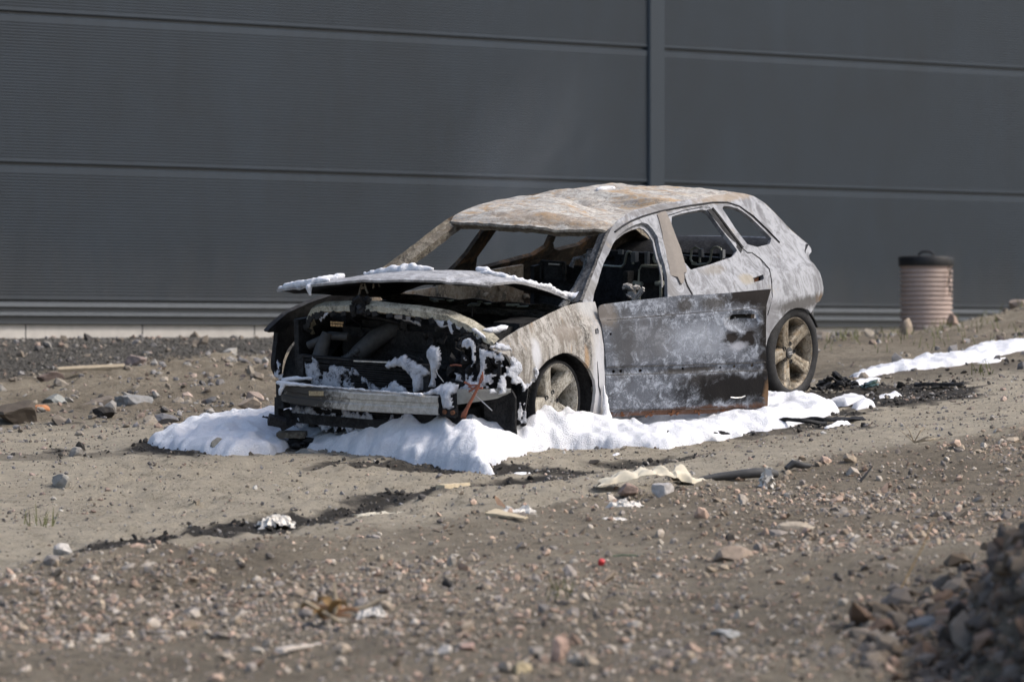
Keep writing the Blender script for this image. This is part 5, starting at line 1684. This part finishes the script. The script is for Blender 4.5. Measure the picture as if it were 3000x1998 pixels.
put(o, 1.19, 29.62, .012, .25); tag(o, 'dark broken plastic pipe lying right of the long cream sheet', 'pipe')
o = MB().tube([(-.06, 0, 0), (-.02, .01, .03), (.03, 0, .015), (.07, .01, .012)], [.016, .024, .018, .01], 10).jitter(.008, 16).obj('pipe_fragment', M['pipe'], None)
put(o, 1.50, 29.9, .008, .1); tag(o, 'short dark pipe fragment beyond the end of the broken pipe', 'pipe')
o = MB().tube([(-.03, 0, 0), (.0, 0, .035), (.04, .01, .085)], [.009, .007, .004], 7).obj('twig', M['pipe'], None)
put(o, 1.83, 29.5, 0, .1); tag(o, 'black stick poking up from stones at the right', 'stick')
mb = MB()
for k in range(9):
    a = R0.uniform(-1.0, 2.2); L = R0.uniform(.08, .2)
    mb.tube([(0, 0, .01), (math.cos(a) * L * .5, R0.uniform(-.05, .05), .02 + math.sin(a) ** 2 * L * .3), (math.cos(a) * L, R0.uniform(-.08, .08), .01 + max(0, math.sin(a)) * L * .6)], [.004, .003, .0015], 5)
o = mb.obj('twig_bundle', M['wood'], None); put(o, 2.18, 30.85, 0, 0); tag(o, 'bundle of dry twigs on bare dirt right of the car', 'twigs')
# the tangle of leaves and twigs in the foreground
tg = empty('leaf_tangle', 'tangle of dry brown leaves and twigs on the near gravel', 'plant litter', (-.72, 23.98, gz(-.72, 23.98)))
tg.scale = (1.7, 1.7, 1.5)
for k in range(9):
    def lf(u, v, k=k):
        a = k * 1.1; c = 2 * v - 1
        w = .016 * math.sin(math.pi * min(1, max(0, u)) ** .8)
        x = .07 * u; y = c * w; z = .015 + .03 * math.sin(u * 2.4) * ((k % 3) * .5 + .3) + .012 * c * c
        return (x * math.cos(a) - y * math.sin(a) - .045 + .012 * (k % 4), (x * math.sin(a) + y * math.cos(a)) * .8, z + .008 * (k % 4))
    MB().grid(lf, 9, 5).obj('leaf', M['leaf'] if k % 3 else M['peach'], tg)
for p in ([(-.02, 0, .0), (-.012, -.01, .06), (-.018, .0, .12)], [(-.09, -.03, .07), (-.03, -.02, .03), (.0, -.02, .01)], [(-.02, .02, .04), (.06, .02, .05), (.12, .03, .085)], [(-.03, -.03, .0), (-.035, -.06, -.02), (-.04, -.10, -.03)]):
    MB().tube(p, [.006, .007, .004], 6).obj('twig', M['wood'], tg)
crumpled('plastic_scrap', 'pale plastic scrap right of the leaf tangle', 'plastic scrap', M['plastic'], .13, .09, .035, -.60, 24.25, .1, 23.0)
bar('stick', 'bleached grey stick slanting on the near gravel below the leaf tangle', 'stick', plain('bleached_stick', (.50, .45, .40), .85, .15, 30, .2), .55, .035, .018, -.86, 23.05, 1.30, .012, .006, (0, 0), .5, .02)
o = MB().lathe([(.014, 0), (.016, .01), (.015, .022), (.011, .026), (.001, .027)], n=18, axis='z').obj('bottle_cap', plain('red_plastic', (.55, .05, .05), .4, .15, 30, .1), None)
put(o, .408, 26.15, .004, 0, (.5, .3)); tag(o, 'small red plastic cap on the gravel', 'cap')
o = MB().tube([(-.05, 0, .006), (0, .02, .010), (.06, .0, .008), (.11, .02, .012)], .003, 5).obj('string', plain('green_string', (.05, .11, .06), .7, .3, 40, .1), None)
put(o, .52, 26.55, 0, .1); tag(o, 'dark green string right of the red cap', 'string')
o = MB().tube([(0, 0, 0), (.05, .02, .09), (.11, .05, .20), (.15, .08, .30)], [.004, .0035, .003, .002], 6).obj('straw_stem', plain('dry_straw', (.38, .26, .12), .8, .2, 40, .1), None)
put(o, 1.66, 24.4, .02, 0); tag(o, 'single dry straw stem leaning beside the rubble heap', 'straw')
# burnt bits round the car
def charred(name, label, x, y, s, n=10, seed=1, mat='black', dz=0.0, cat='debris', q=(.3, .7)):
    r = random.Random(seed)
    mb = MB()
    for k in range(n):
        V, Fi = TEMPL[r.randrange(10)]
        Rm = Matrix.Rotation(r.uniform(0, 6), 3, 'Z') @ Matrix.Rotation(r.uniform(-.6, .6), 3, 'X')
        k_ = r.uniform(*q)
        ex, ey = r.gauss(0, .26), r.gauss(0, .26)
        c = Vector((ex * s[0], ey * s[1], r.uniform(0, .8) * s[2] * max(0, 1 - 1.6 * math.hypot(ex, ey))))
        mb.add([Rm @ Vector((p[0] * s[0] * k_ * .5, p[1] * s[1] * k_ * .5, p[2] * s[2] * k_ * .6)) + c for p in V], [tuple(f) for f in Fi])
    o = mb.jitter(.006, 18, seed).obj(name, M[mat], None, False)
    put(o, x, y, dz)
    return tag(o, label, cat)
charred('burnt_debris', 'charred heap of molten bumper bits behind the rear wheel', 2.0, 35.0, (.27, .36, .13), 80, 4, q=(.08, .28))
charred('glass_shards', 'sooty green glass shards by the charred heap', 2.16, 34.75, (.16, .2, .05), 7, 5, 'tealglass', .01)
charred('burnt_debris', 'black charred lump at the gap between the two foam banks', -1.21, 32.36, (.17, .16, .07), 14, 6, dz=.01)
bar('burnt_strip', 'sooty olive strip on the charred lump between the foam banks', 'strip', M['tan'], .17, .05, .03, -1.25, 32.30, -.35, .06, .004, (.3, 0))
charred('burnt_debris', 'tiny black scrap sunk in the bluish foam bank', -1.44, 32.9, (.06, .06, .05), 4, 7, dz=.09)
bar('burnt_strip', 'small dark square block standing in the bluish foam bank', 'block', M['tan'], .05, .03, .05, -1.36, 32.72, .2, .08, .003)
bar('folded_plastic', 'black folded plastic piece hanging at the far end of the bumper', 'plastic piece', M['black'], .10, .07, .05, -1.33, 32.2, .15, .15, .006, (.3, .25))
charred('burnt_debris', 'twisted dark scrap on the foam below the open door', .86, 31.85, (.10, .06, .035), 6, 8, dz=.05)
charred('burnt_debris', 'black triangular scrap at the foam edge right of the twisted one', 1.15, 31.88, (.12, .06, .03), 6, 9, dz=.04)
o = MB().tube([(.14 * math.cos(t) , .13 * math.sin(t), .016 + .012 * math.sin(2 * t)) for t in np.linspace(.2, 5.6, 22)], .012, 8).jitter(.006, 20).obj('burnt_hoop', M['black'], None)
put(o, 1.66, 32.45, .02, .2); tag(o, 'charred black hoop half buried in foam before the rear wheel', 'hoop')
bar('burnt_strip', 'long black burnt strip beside the charred hoop', 'strip', M['black'], .26, .05, .02, 1.90, 32.58, .35, .012, .010, (.2, 0))
bar('burnt_strip', 'flat black strip lying on dirt far right of the car', 'strip', M['black'], .30, .08, .018, 2.6, 34.65, -.1, .008, .010)
charred('burnt_debris', 'small black shards on the dirt bank under the rear wheel', 1.62, 33.85, (.3, .25, .03), 18, 10)
charred('burnt_debris', 'charred flake pile at the tip of the black ash channel', -.12, 30.05, (.3, .3, .03), 12, 12)

G = 'stones that stand out on the site'
rock(-2.777, 39.05, .075, 'cream white stone right behind the plank', (.56, .52, .43), (1, .7, .7), group=G)
rock(-3.12, 38.4, .09, 'reddish brown stone at the left end of the plank', (.20, .15, .13), (1.2, .8, .6), group=G)
rock(-2.6, 39.45, .13, 'broad pinkish slab behind the plank', (.30, .24, .215), (1.6, .8, .45), group=G)
rock(-3.02, 34.75, .15, 'dark brown boulder at the left edge of the photo', (.085, .07, .055), (1.3, .9, .75), group=G)
rock(-2.97, 35.7, .06, 'bright orange brick fragment beside the dark brown boulder', (.55, .24, .11), (1.2, .7, .6), group=G, name='brick_fragment', cat='brick fragment')
rock(-2.50, 34.75, .075, 'black charred stone left of the bluish foam', (.02, .019, .018), (1.2, .8, .8), group=G)
rock(-2.93, 36.5, .12, 'flat pale grey-green slab above the dark brown boulder', (.29, .30, .28), (1.5, .9, .4), group=G)
rock(-2.40, 36.1, .11, 'squarish blue-grey block with a pale top left of the car', (.25, .25, .245), (1.4, .7, .6), rz=.1, group=G)
rock(-2.62, 36.3, .11, 'brown block touching the squarish blue-grey block', (.20, .17, .14), (1.2, .7, .6), group=G)
rock(-2.11, 34.55, .075, 'slate grey stone just above the bluish foam', (.16, .16, .17), (1.2, .8, .6), group=G)
rock(-1.62, 35.2, .09, 'triangular tan stone by the far front corner of the car', (.36, .29, .22), (1, .8, .8), group=G)
rock(-2.45, 32.0, .055, 'round grey stone on dark soil left of the bluish foam', (.24, .23, .21), (1, .9, .8), group=G)
rock(-1.66, 32.12, .06, 'upright wedge of grey stone before the bluish foam', (.30, .28, .23), (.8, .6, 1.0), lift=.6, group=G)
rock(-1.16, 32.02, .085, 'flat pale stone under the edge of the bright foam bank', (.30, .29, .265), (1.3, .7, .35), group=G)
rock(-2.41, 30.4, .075, 'angular grey stone alone on the trodden dirt at left', (.27, .26, .23), (1.2, .8, .7), group=G)
rock(-2.15, 27.3, .065, 'pale white stone at the left end of the ash channel', (.50, .47, .43), (1.1, .8, .7), group=G)
rock(-1.62, 29.2, .030, 'brown clod alone on trodden dirt above the ash channel', (.20, .17, .13), (1.1, .9, .8), group=G)
rock(.762, 28.85, .075, 'light grey rounded stone below the middle of the cream sheet', (.46, .44, .42), (1, .8, .8), group=G)
rock(.60, 28.95, .07, 'pink-brown stone left of the light grey rounded stone', (.30, .22, .18), (1.2, .8, .6), group=G)
rock(.19, 22.6, .056, 'upright salmon pink stone in the near foreground', (.52, .36, .28), (.95, .8, 1.1), lift=.7, group=G)
rock(.10, 22.7, .05, 'grey stone leaning against the upright salmon pink stone', (.24, .22, .20), (1.2, .8, .8), group=G)
rock(-.267, 22.8, .038, 'white stone in the near foreground left of the salmon stone', (.58, .54, .49), (1, .8, .9), group=G)
rock(-.18, 22.95, .036, 'dusky pink stone right of the near white stone', (.42, .29, .24), (1, .8, .8), group=G)
rock(.882, 23.35, .065, 'flat pale bluish stone in the right foreground', (.42, .43, .43), (1.2, .8, .45), group=G)
rock(.04, 22.25, .055, 'yellowish stone at the bottom edge of the photo', (.46, .38, .24), (1.2, .8, .6), group=G)
rock(1.02, 26.2, .085, 'tan stone wedge in the mid right foreground', (.33, .26, .20), (1.3, .8, .6), group=G)
rock(1.37, 27.4, .075, 'pale sandstone slab nearest the straw stem', (.42, .36, .28), (1.4, .8, .5), group=G)
rock(1.03, 26.9, .032, 'small black stone behind the tan stone wedge', (.03, .03, .03), (1, .8, .9), group=G)
rock(-.289, 25.3, .040, 'shiny black stone on gravel above the white foreground stone', (.025, .025, .026), (1, .8, .8), group=G)
rock(-.12, 25.25, .045, 'flat black flake right of the shiny black stone', (.03, .03, .03), (1.3, .7, .3), group=G)
rock(.45, 31.2, .032, 'dark clod on dirt below the foam bank', (.06, .052, .045), (1.2, .8, .6), group=G)
rock(2.93, 42.2, .085, 'pointed grey-tan stone leaning at the left foot of the barrel', (.34, .28, .22), (.8, .6, 1.1), lift=.6, group=G)
rock(3.42, 44.2, .085, 'triangular brown stone at the right foot of the barrel', (.34, .25, .20), (.9, .6, .9), lift=.5, group=G)
rock(2.60, 43.2, .10, 'rounded tan stone halfway between the car and the barrel', (.36, .31, .25), (1, .8, .7), group=G)
rock(2.32, 42.6, .085, 'flat pale grey stone right behind the car tail', (.38, .37, .35), (1.5, .8, .4), group=G)
rock(4.02, 45.2, .10, 'tan stone on the rise right of the barrel', (.36, .29, .24), (1, .8, .8), group=G)
rock(4.5, 45.5, .17, 'broad brown stone at the right edge before the wall', (.28, .22, .18), (1.5, .8, .6), group=G)
HP = [(1.72, 23.5, .075, 'slanted dark slate slab at the left foot of the rubble heap', (.17, .175, .18), (1.5, .6, .8)), (1.78, 23.05, .06, 'pale yellowish stone low on the rubble heap', (.42, .39, .32), (1, .8, .8)), (2.02, 23.1, .10, 'big brownish-pink block at the foot of the rubble heap', (.16, .14, .125), (1.3, .8, .8)),
      (2.25, 23.9, .10, 'squarish brown block high on the rubble heap', (.14, .12, .105), (1.1, .8, .8)), (2.35, 24.1, .085, 'light blue-grey stone near the top of the rubble heap', (.20, .205, .21), (1.3, .7, .7)), (2.12, 24.5, .085, 'reddish slab on the upper slope of the rubble heap', (.15, .115, .10), (1.5, .8, .5))]
for (x, y, s, lb, t, sq) in HP:
    rock(x, y, s, lb, t, sq, group=G)

# grass
mb = MB()
for k in range(240):
    if k < 150:
        x = R0.uniform(2.1, 3.9); y = R0.uniform(38.5, 45)
    else:
        x, y = R0.choice([(-2.35, 28.6), (3.0, 36.2), (4.05, 44.9), (.24, 24.9), (2.4, 40.5), (3.35, 43.8), (3.1, 31)])
        x += R0.gauss(0, .05); y += R0.gauss(0, .1)
    z = gz(x, y); L = R0.uniform(.03, .11); a = R0.uniform(0, 6.28); w = .003
    dx, dy = math.cos(a) * L * .5, math.sin(a) * L * .5
    mb.add([(x - w, y, z), (x + w, y, z), (x + dx * .5 + w * .7, y + dy * .5, z + L * .7), (x + dx * .5 - w * .7, y + dy * .5, z + L * .7), (x + dx, y + dy, z + L)], [(0, 1, 2, 3), (3, 2, 4)])
o = mb.obj('grass', M['grass'], None, False); o['kind'] = 'stuff'

# ------------------------------------------------------------------ thin smoke still rising behind the bonnet
m = bpy.data.materials.new('thin_smoke'); m.use_nodes = True
nt = m.node_tree; nt.nodes.clear()
out = nt.nodes.new("ShaderNodeOutputMaterial"); pv = nt.nodes.new("ShaderNodeVolumePrincipled")
nt.links.new(pv.outputs[0], out.inputs["Volume"])
pv.inputs["Color"].default_value = (.85, .88, .93, 1); pv.inputs["Anisotropy"].default_value = .2
b = NB(nt)
ln = nt.nodes.new("ShaderNodeVectorMath"); ln.operation = 'LENGTH'; nt.links.new(b.vec(scale=(1 / .62, 1 / .5, 1 / 1.15)), ln.inputs[0])
fall = b.ramp(ln.outputs["Value"], [(.0, 1.0), (1.0, 0.0)], 'EASE')
n = b.noise(1.5, 4, .6, .6, b.vec(scale=(1.6, 1.6, .8)))
den = b.math('MULTIPLY', b.math('MULTIPLY', fall, b.ramp(n, [(.36, 0.0), (.62, 1.0)])), .17)
nt.links.new(den, pv.inputs["Density"])
bm = bmesh.new(); bmesh.ops.create_icosphere(bm, subdivisions=3, radius=1.0, matrix=Matrix.Diagonal((.62, .5, 1.15, 1)))
me = bpy.data.meshes.new('smoke'); bm.to_mesh(me); bm.free(); me.materials.append(m)
o = bpy.data.objects.new('smoke', me); COL.objects.link(o)
o.location = (.12, 37.6, 2.55); o.rotation_euler = (0, rad(24), 0); o['kind'] = 'stuff'
